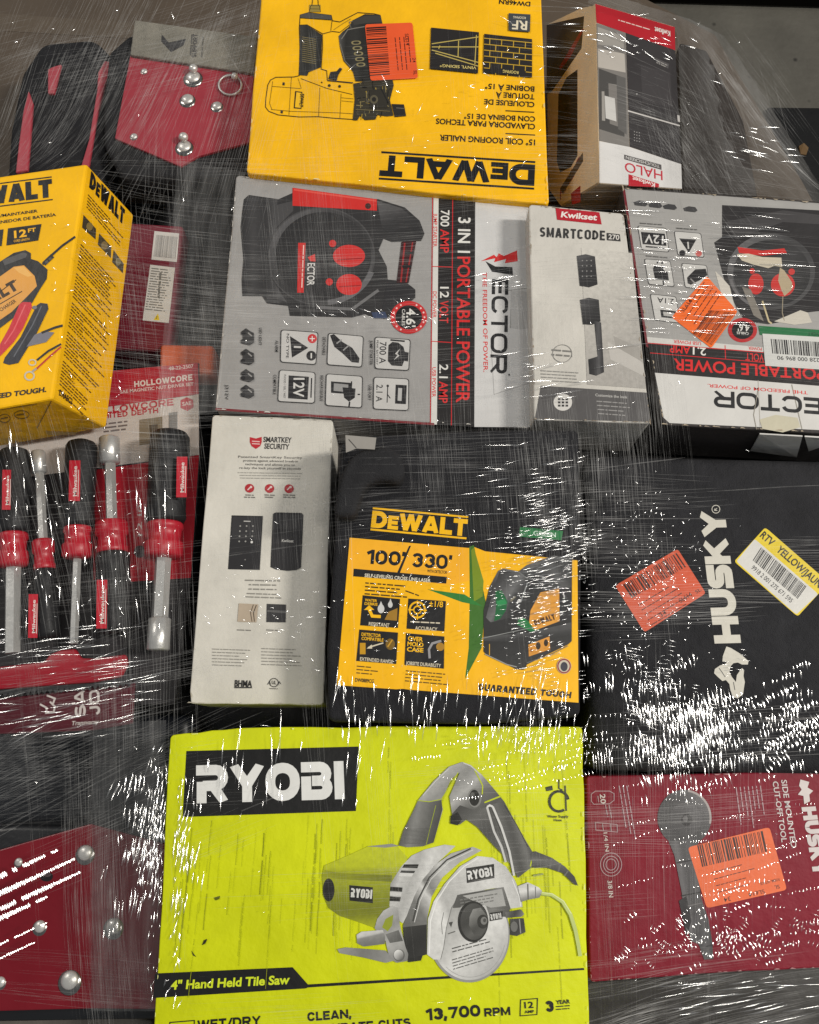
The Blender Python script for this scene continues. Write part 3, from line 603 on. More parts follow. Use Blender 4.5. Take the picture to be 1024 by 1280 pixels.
a.text('Customize the look', (258, 726), (368, 734), 9, (190, 188, 184)).fine((262, 745), (385, 754), (2, 14), 4, 6, (150, 148, 146), seed=11).ring(145, 580, 33, 30, 2, (130, 128, 124)).fine((108, 570), (180, 576), (0, 16), 2, 9, (120, 118, 114), .1, seed=12).fine((70, 640), (205, 648), (1, 11), 4, 5, (140, 138, 134), seed=14); a.circ(147, 747, 32, 29, (214, 211, 206))
for i in range(3):
    for j in range(3): a.rect(130+i*13, 733+j*11, 139+i*13, 740+j*11, (60, 59, 59))
a.build()
a = Art('lock_picture', f, t); a.grad([(195, 246), (225, 240), (257, 248), (266, 344), (236, 354), (205, 348)], (200, 250), (262, 345), S((0, 84), (.4, 56), (1, 40)), 10)
for i in range(3):
    for j in range(4): a.circ(214+i*15, 262+j*18, 2.4, 2.4, (140, 138, 136), 8)
a.grad([(206, 396), (236, 389), (270, 396), (276, 470), (246, 482), (216, 480)], (208, 396), (276, 480), S((0, 78), (.5, 52), (1, 38)), 10).grad([(254, 468), (278, 474), (288, 644), (262, 656), (238, 650), (234, 600), (266, 590)], (250, 560), (288, 560), S((0, 40), (.5, 84), (1, 44)), 8).line([(264, 480), (274, 590)], 5, (78, 77, 78)); a.build()

worn(f, t, px, 50, (150, 136, 118), 3)
# ------------------------------------------------------------ second jump starter box, right, upside down and torn
px = [(777, 233.5), (1108, 258), (1136, 547), (829, 531)]
WZ = .03
t = box_thing('jump_starter_box', 'torn upside down jump starter carton at the right edge with two stickers', px, WZ, 'jump starter cartons')
hexa('carton_body', pxq(wob(px, seed=4), WZ), Vector((-.004, 0, -.075)), mat((58, 54, 53), 'card'), t, .003)
f = plane_z(WZ).zoom(650, 230, 2.738)
a = Art('printed_panel', f, t); GR = (160, 158, 155); BG = (208, 206, 202)
a.poly([(352, 16), (1240, 82), (1266, 600), (1030, 575), (832, 560), (432, 524)], GR).poly([(432, 523), (830, 559), (1040, 575), (1260, 600), (1260, 622), (1024, 600), (838, 576), (436, 543)], (205, 203, 198)).poly([(436, 544), (838, 577), (1024, 601), (1262, 622), (1266, 700), (1024, 690), (800, 672), (462, 645)], (42, 39, 39)).poly([(462, 646), (800, 673), (1024, 691), (1268, 700), (1300, 856), (1024, 842), (820, 832), (512, 818), (492, 800)], BG)
a.line([(436, 544), (838, 577), (1024, 601)], 3, RED).line([(446, 578), (830, 610), (1024, 630)], 2.5, RED).line([(702, 552), (704, 598)], 3, RED).poly([(352, 18), (360, 18), (440, 560), (432, 556)], (112, 34, 42)).line([(815, 672), (822, 832)], 3, (170, 166, 158)).line([(930, 686), (965, 838)], 4, (150, 146, 136)); a.build()
a = Art('lettering', f, t)
a.text('2.1', (637, 562), (592, 558), 25, W_, .016).text('AMP', (583, 557), (513, 551), 25, R2, .014).text('USB POWER', (620, 541), (526, 533), 11, R2, .01).text('VOLT', (835, 584), (772, 578), 25, R2, .014).text('POWER', (828, 560), (782, 556), 10, R2)
a.text('PORTABLE POWER', (1042, 633), (526, 598), 38, R2, .018).text('THE FREEDOM OF POWER.', (985, 709), (642, 684), 11, R2, .01); a.build()
a = Art('logo', f, t); a.block('ECTOR', (1032, 733), (662, 706), 56, (36, 36, 38), t=.21, gap=.1); a.poly([(1030, 730), (1060, 735), (1068, 795), (1084, 820), (1046, 800)], (36, 36, 38)); a.build()
a = Art('product_picture', f, t)
a.poly([(692, 72), (1060, 92), (1068, 430), (960, 442), (905, 470), (850, 480), (770, 470), (740, 420), (700, 330), (665, 200), (692, 182)], (46, 44, 45)).poly([(700, 130), (900, 90), (1060, 110), (1060, 140), (900, 130), (740, 190)], (68, 66, 67)).grad([(860+150*math.cos(q*math.pi/20), 300+130*math.sin(q*math.pi/20)) for q in range(40)], (760, 220), (960, 400), S((0, 96), (.4, 58), (1, 70)), 12).grad([(862+132*math.cos(q*math.pi/20), 305+114*math.sin(q*math.pi/20)) for q in range(40)], (780, 230), (950, 390), S((0, 40), (.5, 56), (1, 38)), 12)
a.line(arc(862, 305, 142, 124, 100, 170, 12), 10, (104, 102, 103)).poly([(745, 215), (830, 228), (905, 220), (914, 236), (830, 246), (750, 236)], (196, 52, 48))
a.circ(808, 342, 26, 36, (196, 54, 50)).circ(900, 345, 41, 40, (196, 54, 50)).circ(795, 298, 9, 10, (196, 54, 50)).circ(930, 300, 11, 11, (196, 54, 50)); a.build()
a = Art('torn_patch', f, t); TB = (198, 188, 168)
a.poly([(742, 240), (782, 238), (830, 250), (895, 252), (898, 285), (872, 280), (850, 288), (800, 276), (760, 262)], TB).poly([(890, 286), (905, 296), (932, 338), (930, 362), (905, 384), (894, 360), (884, 330)], (176, 160, 132)).poly([(668, 298), (690, 318), (718, 350), (738, 432), (712, 420), (690, 380)], (200, 194, 184)).poly([(760, 352), (790, 360), (835, 470), (800, 450)], (128, 122, 114)).poly([(870, 470), (960, 432), (985, 440), (1000, 474), (940, 482)], (196, 190, 178)).line([(830, 400), (852, 470), (862, 478)], 6, (190, 176, 140)).line([(900, 384), (898, 440), (905, 468)], 3, (150, 140, 120)).poly([(820, 806), (875, 790), (950, 800), (960, 832), (900, 850), (830, 838)], (196, 190, 168)).line([(810, 840), (800, 790), (816, 700)], 2.5, (150, 144, 132)); a.build()
a = Art('cable_badge', f, t); a.circ(762, 500, 50, 42, (180, 44, 46), 32).circ(762, 500, 37, 31, (32, 31, 32), 28).text("4.6'", (785, 482), (745, 480), 22, W_, .018).text('CABLES', (783, 508), (742, 505), 8, W_); a.build()
def ic2(q):
    a = Art('icon_tile', f, t); a.rrect(q, .08, (70, 69, 69)); c = (sum(p[0] for p in q)/4, sum(p[1] for p in q)/4)
    a.rrect([(p[0]+(c[0]-p[0])*.05, p[1]+(c[1]-p[1])*.05) for p in q], .08, (198, 196, 192)); return a
a = ic2([(402, 142), (500, 150), (512, 234), (416, 226)]); a.poly([(414, 164), (496, 170), (502, 212), (420, 206)], KI).text('12V', (492, 178), (428, 172), 28, (206, 204, 200), .016).line([(430, 214), (500, 220)], 5, KI); a.build()
a = ic2([(527, 160), (620, 168), (632, 252), (540, 244)]); a.poly([(545, 186), (604, 190), (578, 236)], KI).line([(575, 198), (577, 222)], 5, (198, 196, 192)).circ(556, 236, 11, 10, KI).circ(612, 238, 11, 10, (198, 100, 96)); a.build()
a = ic2([(425, 255), (515, 262), (530, 352), (440, 344)]); a.poly([(455, 290), (462, 276), (490, 280), (494, 296), (506, 300), (510, 330), (462, 326)], KI).line([(470, 272), (472, 262)], 5, KI).line([(486, 274), (488, 264)], 5, KI).line([(490, 330), (492, 346)], 5, KI); a.build()
a = ic2([(553, 270), (640, 278), (650, 362), (565, 354)]); a.poly([(572, 320), (600, 292), (636, 290), (642, 312), (615, 330), (585, 345), (574, 340)], KI).line([(584, 324), (602, 342)], 4, (150, 148, 146)); a.build()
a = ic2([(445, 375), (535, 385), (550, 477), (462, 467)]); a.text('2.1A', (528, 394), (470, 388), 17, KI, .012).poly([(480, 430), (540, 436), (543, 462), (484, 456)], KI).poly([(490, 437), (528, 441), (530, 455), (492, 451)], (180, 178, 174)); a.build()
a = Art('small_print', f, t)
for x, y in ((390, 62), (440, 68), (490, 74), (560, 82)): a.poly([(x, y), (x+18, y-6), (x+40, y-3), (x+48, y+8), (x+40, y+14), (x+4, y+10)], (66, 65, 66))
a.fine((410, 135), (490, 141), (0, 8), 1, 5, (90, 88, 86)).fine((535, 152), (610, 158), (0, 8), 1, 5, (90, 88, 86)).fine((430, 247), (510, 254), (0, 8), 1, 5, (90, 88, 86)); a.build()
sticker(f, t, [(640, 315), (745, 436), (655, 562), (519, 456)], (240, 108, 40), [(652, 432), (738, 440), (655, 552), (592, 512)], 26, 'bright orange diamond price sticker over the torn jump starter picture', [((630, 335), (548, 455), (14, 10), 5, 5, 5)], [('SL614', (560, 440), (590, 400), 13)])
a = Art('bar_code_label', f, t, 'white bar code label with a green strip'); a.poly([(816, 485), (1100, 504), (1104, 534), (822, 516)], (38, 108, 66)).poly([(830, 512), (1100, 528), (1104, 640), (840, 622)], (206, 206, 202)).text('GREEN/VERT', (1075, 512), (985, 506), 12, (24, 70, 44), .014).text('98 8 9 228 000 896 90', (1090, 600), (880, 588), 13, (40, 40, 42), .012); o = a.build()
b = Art('barcode', f, o); b.bars([(858, 530), (1092, 545), (1096, 596), (864, 580)], 42, (34, 34, 36), 9); b.build()
worn(f, t, px, 90, (178, 164, 142), 4)
# loose white end flaps folded down over the near side
for q in ([(820, 842, WZ-.002), (966, 850, WZ-.002), (946, 922, -.02), (788, 900, -.02)], [(975, 850, WZ-.002), (1180, 862, WZ-.002), (1180, 900, -.02), (990, 905, -.02)]):
    f0 = Face([Vector((0, 0, WZ)), Vector((1, 0, WZ)), Vector((0, 1, WZ))]).zoom(650, 230, 2.738)
    P = [U(650+x/2.738, 230+y/2.738, z) for x, y, z in q]; n = (P[1]-P[0]).cross(P[2]-P[0]).normalized(); n = n if n.dot(EYE-P[0]) > 0 else -n
    bm = bmesh.new(); v0 = [bm.verts.new(p+n*.004) for p in P]; v1 = [bm.verts.new(p+n*.0028) for p in P]
    bm.faces.new(v0); bm.faces.new(v1[::-1])
    for i in range(4): bm.faces.new((v0[i], v1[i], v1[(i+1) % 4], v0[(i+1) % 4]))
    bmesh.ops.recalc_face_normals(bm, faces=bm.faces[:]); mesh_obj('end_flap', bm, mat(BG, 'card'), t)
def lerp3(a, b, t): return a+(b-a)*t
# ------------------------------------------------------------ touchscreen lock box leaning on its side, top right
Zz = lambda x, y: (680+x/2.977, y/2.977)
F3 = [U(*Zz(188, 10), .035), U(*Zz(488, 98), .012), U(*Zz(516, 706), .012), U(*Zz(204, 683), .035)]
dv = U(*Zz(60, 770), -.055)-F3[3]
t = thing('lock_box', 'touchscreen lock carton with a red top band and brown side, leaning at the top right', 'carton', (F3[3].x, F3[3].y, .0))
hexa('carton_body', F3, dv, mat((214, 196, 170), 'card'), t, .002)
f = Face(F3[:3]).zoom(680, 0, 2.977)
a = Art('printed_panel', f, t)
a.poly([(191, 14), (487, 101), (489, 187), (196, 84)], (170, 26, 38)).poly([(196, 86), (304, 122), (318, 548), (206, 524)], (120, 116, 112)).poly([(305, 122), (489, 188), (511, 610), (319, 546)], (52, 49, 50)).poly([(206, 525), (319, 547), (511, 611), (514, 702), (207, 680)], (208, 206, 204))
a.poly([(200, 180), (300, 200), (304, 270), (202, 250)], (176, 170, 162)).poly([(205, 255), (300, 290), (304, 320), (240, 310), (245, 460), (300, 480), (300, 510), (206, 480)], (72, 70, 68)).poly([(226, 356), (264, 366), (270, 452), (230, 440)], (196, 194, 190)).poly([(215, 340), (225, 340), (228, 450), (216, 448)], (150, 146, 140)).poly([(200, 100), (296, 134), (298, 180), (200, 165)], (150, 146, 140)).poly([(270, 280), (304, 290), (308, 500), (276, 480)], (92, 90, 88)); a.build()
a = Art('lock_picture', f, t); a.line([(312, 412), (506, 468)], 5, (196, 192, 188)).poly([(496, 428), (505, 430), (507, 455), (498, 452)], (190, 186, 182)).poly([(360, 240), (470, 270), (476, 400), (366, 380)], (60, 57, 58))
for i in range(4):
    for j in range(3): a.circ(337+j*9, 490+i*11+j*2, 2, 2, (150, 148, 146), 8)
a.circ(346, 350, 3, 3, (150, 148, 146), 8).poly([(415, 215), (466, 238), (462, 256), (418, 230)], (80, 77, 78)).fine((418, 226), (462, 246), (0, 8), 2, 5, (150, 146, 142), seed=3); a.build()
a = Art('lettering', f, t); a.text('HALO', (441, 636), (301, 603), 33, (186, 40, 58), .004).poly([(299, 575), (437, 613), (438, 632), (299, 592)], (84, 80, 80)).text('TOUCHSCREEN', (430, 614), (305, 580), 10, (200, 198, 194), .01)
a.text('Kwikset', (470, 116), (412, 100), 18, (222, 214, 208), .024).fine((394, 108), (275, 72), (0, -10), 1, 6, (220, 190, 184), .1); a.build()
a = Art('logo_tab', f, t); a.poly([(315, 648), (428, 684), (428, 697), (315, 692)], (178, 28, 42)).text('Kwikset', (414, 682), (330, 656), 14, (226, 214, 210), .024); a.build()
f = Face([F3[0], F3[3], F3[3]+dv]).zoom(680, 0, 2.977)
a = Art('side_print', f, t); a.poly([(192, 20), (206, 676), (62, 764), (16, 700), (10, 92), (140, 30)], (226, 210, 186)).poly([(10, 92), (150, 60), (140, 180), (30, 340), (10, 350)], (52, 46, 44)).poly([(140, 110), (150, 108), (100, 210), (60, 262), (56, 250)], (130, 30, 38)).poly([(125, 258), (125, 580), (100, 622), (60, 642), (48, 600), (54, 350), (84, 288)], (40, 39, 40)).line([(52, 388), (125, 380)], 3, (80, 78, 76))
a.text('HALO', (60, 745), (138, 612), 36, (150, 34, 46), .01, up=(0, -40)).poly([(60, 702), (145, 566), (146, 600), (70, 722)], (84, 76, 68)).poly([(100, 720), (136, 690), (136, 752), (104, 762)], (150, 36, 44)); a.build()

# ------------------------------------------------------------ yellow battery charger box, left, standing higher
Zz = lambda x, y: (x/3.459, 190+y/3.459)
CZ = .075
TR, BR = U(*Zz(376, 50), CZ), U(*Zz(226, 1068), CZ)
TL = TR+(U(*Zz(0, 105), CZ)-TR)*(900/376.); BLc = BR+(U(*Zz(0, 1108), CZ)-BR)*(900/226.*.62)
dv = (U(*Zz(566, 262), -.025)-TR+U(*Zz(475, 1216), -.005)-BR)*.5
t = thing('charger_box', 'yellow battery charger carton with a printed side, standing tall at the left edge', 'carton', (TR.x-.05, TR.y-.1, -.02))
hexa('carton_body', [TR, BR, BLc, TL], dv, mat((250, 190, 12), 'card'), t, .0022)
f = plane_z(CZ).zoom(0, 190, 3.459)
a = Art('logo', f, t); a.dewalt((-181, 246), (228, 194), 78, K, bw=.06); a.build()
a = Art('lettering', f, t); a.text('BATTERY CHARGER/MAINTAINER', (-230, 312), (163, 260), 12, K, .02).text('CARGADOR/MANTENEDOR DE BATERÍA', (-240, 342), (243, 276), 12, K, .02)
a.text('GUARANTEED TOUGH.', (-190, 1090), (200, 1036), 20, K, .04, it=.15)
a.poly([(35, 330), (180, 311), (166, 382), (28, 404)], K).text('12', (62, 372), (116, 364), 30, YEL, .03).text('FT', (122, 348), (156, 343), 16, YEL, .03).text('CORD LENGTH', (60, 390), (128, 380), 9, YEL, .01).poly([(-100, 348), (16, 334), (8, 406), (-110, 420)], K).text('15', (-60, 385), (0, 376), 30, YEL, .03); a.build()
a = Art('product_picture', f, t); OY = (226, 160, 70); DG = (40, 40, 42)
a.line([(185, 486), (225, 445), (270, 405), (326, 366)], 10, DG).line([(190, 484), (228, 448)], 20, DG).line([(200, 470), (205, 480)], 14, (80, 79, 78)).line([(215, 458), (220, 466)], 14, (80, 79, 78))
a.poly([(-40, 500), (30, 455), (60, 436), (110, 424), (134, 437), (134, 462), (165, 472), (206, 508), (203, 548), (168, 602), (140, 652), (95, 690), (0, 762), (-60, 800)], DG).poly([(10, 468), (100, 434), (118, 440), (112, 456), (20, 490)], (84, 83, 84))
a.poly([(-30, 560), (60, 496), (104, 490), (150, 536), (160, 580), (120, 622), (50, 692), (0, 726), (-40, 750)], OY).poly([(60, 500), (102, 494), (140, 534), (120, 540), (80, 520)], (236, 180, 96))
a.block('DEWALT', (-170, 735), (84, 592), 48, (60, 42, 24), t=.27, gap=.05, small=(1,)).line([(-100, 715), (96, 602)], 4, (60, 42, 24)).line([(-20, 620), (70, 552)], 4, (60, 42, 24)).text('CHARGER', (4, 690), (72, 648), 15, (60, 42, 24), .02)
a.poly([(85, 657), (100, 648), (135, 650), (139, 672), (100, 762), (60, 822), (0, 884), (-10, 850), (40, 760)], (204, 42, 56)).line([(110, 660), (60, 770), (20, 830)], 5, (230, 96, 100)).poly([(160, 662), (175, 652), (206, 656), (210, 678), (160, 782), (80, 912), (40, 920), (14, 912), (22, 888), (90, 800)], (44, 46, 54)).line([(180, 665), (140, 750), (60, 885)], 5, (96, 98, 106)).circ(150, 672, 10, 8, (120, 120, 124))
a.poly([(150, 790), (190, 775), (236, 780), (200, 822), (115, 842)], (120, 118, 128)).line([(272, 750), (240, 758), (180, 782)], 10, DG)
a.line([(265, 830), (210, 860), (160, 900)], 9, DG).line([(265, 842), (220, 880), (155, 940)], 7, (186, 44, 50)).ring(128, 968, 20, 18, 7, (200, 192, 170)).ring(140, 910, 15, 12, 6, (206, 196, 170)).line([(140, 950), (158, 935)], 9, (170, 160, 150)); a.build()
f = Face([TR, BR, BR+dv]).zoom(0, 190, 3.459)
a = Art('logo', f, t); a.block('DEWALT', (386, 152), (534, 316), 62, K, t=.26, gap=.06, small=(1,), up=(9, -70)); a.build()
a = Art('application_panel', f, t); a.poly([(362, 272), (416, 332), (414, 378), (356, 326)], (70, 62, 48)).poly([(430, 352), (482, 410), (480, 458), (424, 400)], (78, 70, 54)).poly([(492, 424), (536, 484), (532, 524), (486, 476)], (78, 70, 54)).circ(388, 322, 14, 18, (140, 120, 70)).circ(452, 404, 14, 18, (140, 120, 80)).circ(512, 474, 12, 16, (140, 130, 96)); a.build()
a = Art('small_print', f, t); IK = (104, 78, 26)
rr = random.Random(5)
for k in range(5): a.fine((380-k*1.5, 185+k*13), (545-k*2, 372+k*14), (0, 8), 1, 6, IK, .5, seed=k)
for k in range(46):
    y = 400+k*14; xl = 352-(y-380)*.152; n_ = rr.choice([.35, .75, .95, 1, 1, .9])
    if k % 9 == 8: continue
    a.fine((xl, y), (xl+165*n_, y+185*n_*(1-.12*k/46)), (0, 8), 1, 6, IK, .15, seed=k+20)
a.text('DXAEC2', (256, 1050), (312, 1092), 22, K, .02, up=(4, -24)); a.build()
dn = Face([BR, BLc, BLc+dv]).zoom(0, 190, 3.459)
a = Art('flap_print', dn, t); a.line([(222, 1078), (160, 1195)], 3.5, (110, 84, 20)).ring(20, 1152, 24, 18, 3, (120, 92, 24)).ring(94, 1136, 32, 17, 3, (120, 92, 24)).fine((4, 1156), (36, 1150), (0, 8), 1, 8, (120, 92, 24)).fine((72, 1140), (116, 1134), (0, 8), 1, 8, (120, 92, 24)).line([(0, 1115), (160, 1090)], 2.5, (150, 112, 24)).poly([(196, 1205), (340, 1212), (320, 1222), (210, 1224)], (190, 150, 60)); a.build()

# ------------------------------------------------------------ white lock box lying face up, centre left
KZ = .0
Q = [(150, 28), (400, 36), (645, 48), (612, 1000), (606, 1218), (420, 1216), (62, 1212), (57, 1170)]
px = [(220+x/3.281, 510+y/3.281) for x, y in Q]
t = box_thing('lock_box', 'slim white lock carton with a red shield, left of the black laser pouch', [px[0], px[2], px[4], px[6]], KZ)
hexa('carton_body', pxq(wob(px, a=.5, seed=5), KZ), Vector((0, 0, -.07)), mat((212, 208, 198), 'card'), t, .0025)
f = plane_z(KZ).zoom(220, 510, 3.281)
a = Art('logo', f, t); a.poly([(303, 119), (328, 125), (352, 118), (352, 140), (346, 156), (328, 168), (310, 156), (303, 140)], (186, 40, 50)).line([(312, 136), (344, 138)], 4, (226, 190, 186)).line([(312, 146), (344, 148)], 4, (226, 190, 186)).text('SMARTKEY', (358, 139), (474, 142), 21, (60, 58, 58), .024).text('SECURITY', (362, 166), (464, 170), 21, (60, 58, 58), .024); a.build()
a = Art('small_print', f, t); SP = (120, 117, 112)

for i, q in enumerate(('Patented SmartKey Security', 'protects against advanced break-in', 'techniques and allows you to', 're-key the lock yourself in seconds')): a.text(q, ((255, 276, 284, 260)[i], 204+i*15), ((518, 500, 488, 512)[i], 208+i*15), 9, (96, 93, 90), .004)
a.fine((250, 266), (522, 270), (0, 11), 3, 5, (160, 157, 150), .1, 4, True).fine((250, 708), (460, 712), (0, 18), 3, 9, (140, 137, 130), .5, 5, True).fine((270, 762), (440, 768), (4, 14), 2, 8, (140, 137, 130), .3, 6, True).fine((250, 912), (310, 914), (0, 9), 1, 7, SP).fine((370, 912), (420, 914), (0, 9), 1, 7, SP)
a.fine((148, 990), (320, 996), (0, 13), 6, 6, (142, 139, 133), .4, 8).fine((350, 988), (522, 994), (0, 13), 6, 6, (142, 139, 133), .4, 9)
for x in (302, 384, 464): a.fine((x-28, 358), (x+28, 360), (0, 9), 2, 7, (110, 107, 103), .4, x, True)
a.build()
a = Art('feature_icon', f, t)
for i, x in enumerate((302, 384, 464)): a.circ(x, 329+i, 19, 18, (176, 40, 48)).line([(x-8, 336), (x+7, 322)], 5, (226, 200, 196)).circ(x+6, 324, 5, 5, (226, 200, 196))
a.build()
a = Art('lock_picture', f, t); a.poly([(229, 440), (357, 443), (344, 664), (214, 661)], (42, 41, 43)).poly([(234, 446), (352, 449), (346, 540), (228, 538)], (52, 51, 53)).line([(278, 464), (306, 465)], 4, (190, 188, 184))
for i in range(4):
    for j in range(3): a.circ(264+j*26-i*1.5, 484+i*21, 3.6, 3.6, (150, 148, 144), 10)
a.circ(311, 550, 5, 5, (220, 218, 214)).circ(284, 622, 3, 3, (120, 118, 116))
a.poly([(398, 434), (410, 428), (515, 430), (523, 438), (513, 655), (495, 664), (460, 668), (410, 662), (388, 652)], (46, 45, 47)).poly([(402, 436), (518, 440), (515, 500), (399, 496)], (56, 55, 57)).text('Kwikset', (434, 549), (482, 551), 11, (196, 194, 190), .02)
a.poly([(258, 801), (338, 805), (330, 879), (252, 876)], (184, 168, 148)).line([(318, 806), (306, 840), (312, 876)], 4, (110, 96, 82)).line([(330, 808), (318, 840), (322, 876)], 4, (90, 78, 68)).poly([(373, 803), (452, 806), (450, 879), (371, 878)], (58, 57, 58)).poly([(374, 828), (451, 832), (451, 842), (374, 836)], (96, 95, 94)); a.build()
a = Art('approval_mark', f, t); a.text('BHMA', (240, 1142), (312, 1144), 26, (44, 43, 43), .03).rect(240, 1144, 312, 1149, (60, 58, 58)).ring(402, 1126, 18, 17, 3, (60, 58, 58)).text('UL', (393, 1132), (411, 1133), 14, (60, 58, 58), .02).line([(376, 1134), (384, 1120), (388, 1134)], 3, (60, 58, 58)).line([(420, 1134), (424, 1122), (430, 1132)], 3, (60, 58, 58)).fine((384, 1152), (420, 1153), (0, 8), 1, 6, SP); a.build()

worn(f, t, px, 46, (178, 170, 154), 5)
# ------------------------------------------------------------ black laser pouch with its yellow sleeve label
LZ = .046
Q = [(46, 120), (70, 80), (200, 70), (620, 50), (975, 50), (985, 500), (982, 1165), (600, 1195), (0, 1185), (-5, 900), (30, 400)]
px = [(410+x/3.103, 520+y/3.103) for x, y in Q]
t = box_thing('laser_pouch', 'black laser level pouch with a yellow picture sleeve, centre', [(428, 545), (733, 545), (730, 890), (412, 900)], LZ); t['category'] = 'pouch'
hexa('pouch_body', pxq(px, LZ), Vector((0, 0, -.085)), mat((40, 40, 43), 'fabric'), t, .009, 4)
hexa('carry_handle', pxq([(416, 644), (424, 596), (436, 572), (456, 558), (484, 556), (502, 566), (508, 588), (500, 604), (476, 598), (456, 606), (444, 646)], LZ+.02), Vector((0, 0, -.026)), BLK, t, .008, 4, film=True)
f = plane_z(LZ+.003).zoom(410, 520, 3.103)
f2 = plane_z(LZ+.0215).zoom(410, 520, 3.103)
a = Art('care_tag', f2, t); a.poly([(68, 74), (188, 84), (182, 130), (110, 126), (70, 142)], (150, 146, 140)).line([(80, 90), (110, 124)], 4, (70, 68, 66)); a.build()
f = plane_z(LZ).zoom(410, 520, 3.103)
a = Art('logo', f, t); YL = (246, 188, 10); a.dewalt((166, 432), (538, 467), 66, YL, bw=.11); a.build()
a = Art('yellow_sleeve', f, t); YP = (248, 186, 6)
a.poly([(85, 472), (546, 512), (560, 505), (610, 525), (968, 560), (972, 1112), (320, 1062), (290, 1058), (265, 1060), (35, 1044)], YP).poly([(84, 474), (545, 513), (548, 640), (470, 655), (75, 615)], (244, 176, 34))
a.poly([(548, 508), (566, 500), (612, 720), (596, 900), (532, 1020), (546, 900), (550, 700)], (60, 108, 34)).poly([(556, 520), (566, 510), (604, 640), (600, 700), (566, 720)], (118, 140, 30)).poly([(385, 672), (530, 692), (600, 738), (520, 722)], (46, 122, 50)); a.build()
a = Art('lettering', f, t); a.block("100'", (150, 573), (300, 583), 56, K, t=.23, gap=.07).block('/', (272, 600), (338, 585), 84, K, t=.12).block("330'", (324, 586), (482, 596), 56, K, t=.21, gap=.07).poly([(100, 592), (462, 624), (459, 650), (98, 622)], K).text('SELF-LEVELING CROSS LINE LASER', (142, 624), (398, 645), 13, (226, 220, 200), .022).text('WITH DETECTOR', (385, 606), (462, 612), 11, K, .015)
a.fine((145, 650), (320, 664), (-1, 14), 4, 9, (70, 52, 14), .3, 4).fine((300, 680), (355, 700), (0, 9), 1, 8, (70, 52, 14))
a.block('GUARANTEED', (582, 1064), (806, 1084), 27, K, t=.26, gap=.1, it=.12).block('TOUGH', (822, 1084), (942, 1095), 25, K, t=.26, gap=.1, it=.12).text('DW0889CG', (105, 1030), (178, 1036), 14, K, .02)
a.fine((112, 972), (200, 980), (-1, 13), 3, 7, (90, 66, 14), .4, 6).fine((302, 990), (480, 1006), (-1, 13), 4, 7, (90, 66, 14), .4, 7); a.build()
a = Art('green_tag', f, t); a.poly([(745, 430), (912, 446), (906, 482), (742, 468)], (34, 120, 66)).text('GREEN', (796, 462), (884, 470), 17, (200, 224, 206), .03); a.build()
LW = (214, 204, 180)
a = Art('feature_icon', f, t); a.poly([(135, 695), (280, 710), (272, 822), (125, 812)], K).line([(160, 750), (172, 776), (205, 778)], 12, YL).poly([(140, 752), (160, 734), (180, 752)], YL).text('WATER', (143, 718), (190, 722), 10, YL, .02).text('DEBRIS', (142, 732), (192, 736), 10, YL, .02).circ(206, 748, 13, 17, (206, 206, 204)).poly([(196, 742), (206, 718), (216, 742)], (206, 206, 204)).circ(242, 732, 9, 12, (206, 206, 204)).poly([(236, 726), (243, 708), (249, 726)], (206, 206, 204)).poly([(220, 790), (235, 760), (270, 745), (268, 794)], (160, 120, 40)).text('RESISTANT', (158, 812), (238, 818), 13, LW, .02); a.build()
a = Art('feature_icon', f, t); a.poly([(312, 708), (458, 718), (452, 835), (305, 825)], K).ring(347, 752, 30, 30, 7, YL).ring(347, 752, 14, 14, 5, YL).line([(347, 716), (347, 738)], 5, YL).line([(347, 766), (347, 790)], 5, YL).line([(312, 751), (332, 752)], 5, YL).line([(362, 753), (384, 754)], 5, YL).text('±1/8', (392, 738), (446, 742), 22, YL, .012).fine((320, 800), (440, 806), (0, 8), 1, 8, LW).text('ACCURACY', (338, 828), (424, 834), 13, LW, .02); a.build()
a = Art('feature_icon', f, t); a.poly([(122, 828), (272, 840), (265, 962), (110, 950)], K).text('DETECTOR', (130, 852), (205, 858), 12, YL, .02).text('COMPATIBLE', (130, 868), (215, 875), 12, YL, .02).rect(124, 880, 146, 924, (196, 146, 24)).line([(156, 898), (215, 880)], 5, LW).poly([(150, 902), (170, 886), (172, 902)], LW).circ(242, 885, 18, 22, (120, 92, 30)).line([(232, 895), (250, 868)], 5, (200, 150, 40)).text('EXTENDED RANGE', (124, 948), (252, 960), 13, LW, .02); a.build()
a = Art('feature_icon', f, t); a.poly([(303, 842), (452, 855), (450, 980), (297, 965)], K).text('OVER', (310, 870), (368, 875), 16, YL, .03).text('MOLD', (308, 891), (370, 896), 16, YL, .03).text('CASE', (306, 912), (370, 917), 16, YL, .03).line([(395, 940), (392, 905), (405, 882), (440, 872)], 9, (150, 148, 150)).circ(436, 895, 16, 16, (170, 126, 40)).text('JOBSITE DURABILITY', (302, 964), (438, 975), 13, LW, .02); a.build()
a = Art('product_picture', f, t); f.zoom(590, 690, 6.827); S = lambda *q: [(t_, (v, v, v+1)) for t_, v in q]
B1 = (30, 31, 33)
a.grad([(100, 500), (150, 300), (225, 160), (270, 140), (400, 165), (470, 110), (700, 30), (855, 60), (852, 760), (820, 790), (470, 960), (455, 1000), (380, 1000), (130, 880), (100, 850)], (250, 150), (420, 960), S((0, 96), (.14, 52), (.4, 36), (.7, 24), (1, 34)), 22)
a.grad([(180, 330), (235, 170), (270, 152), (400, 175), (480, 240), (450, 330), (400, 450), (330, 560), (160, 600), (120, 560)], (200, 250), (430, 420), S((0, 48), (.3, 76), (.55, 108), (.75, 60), (1, 40)), 16)
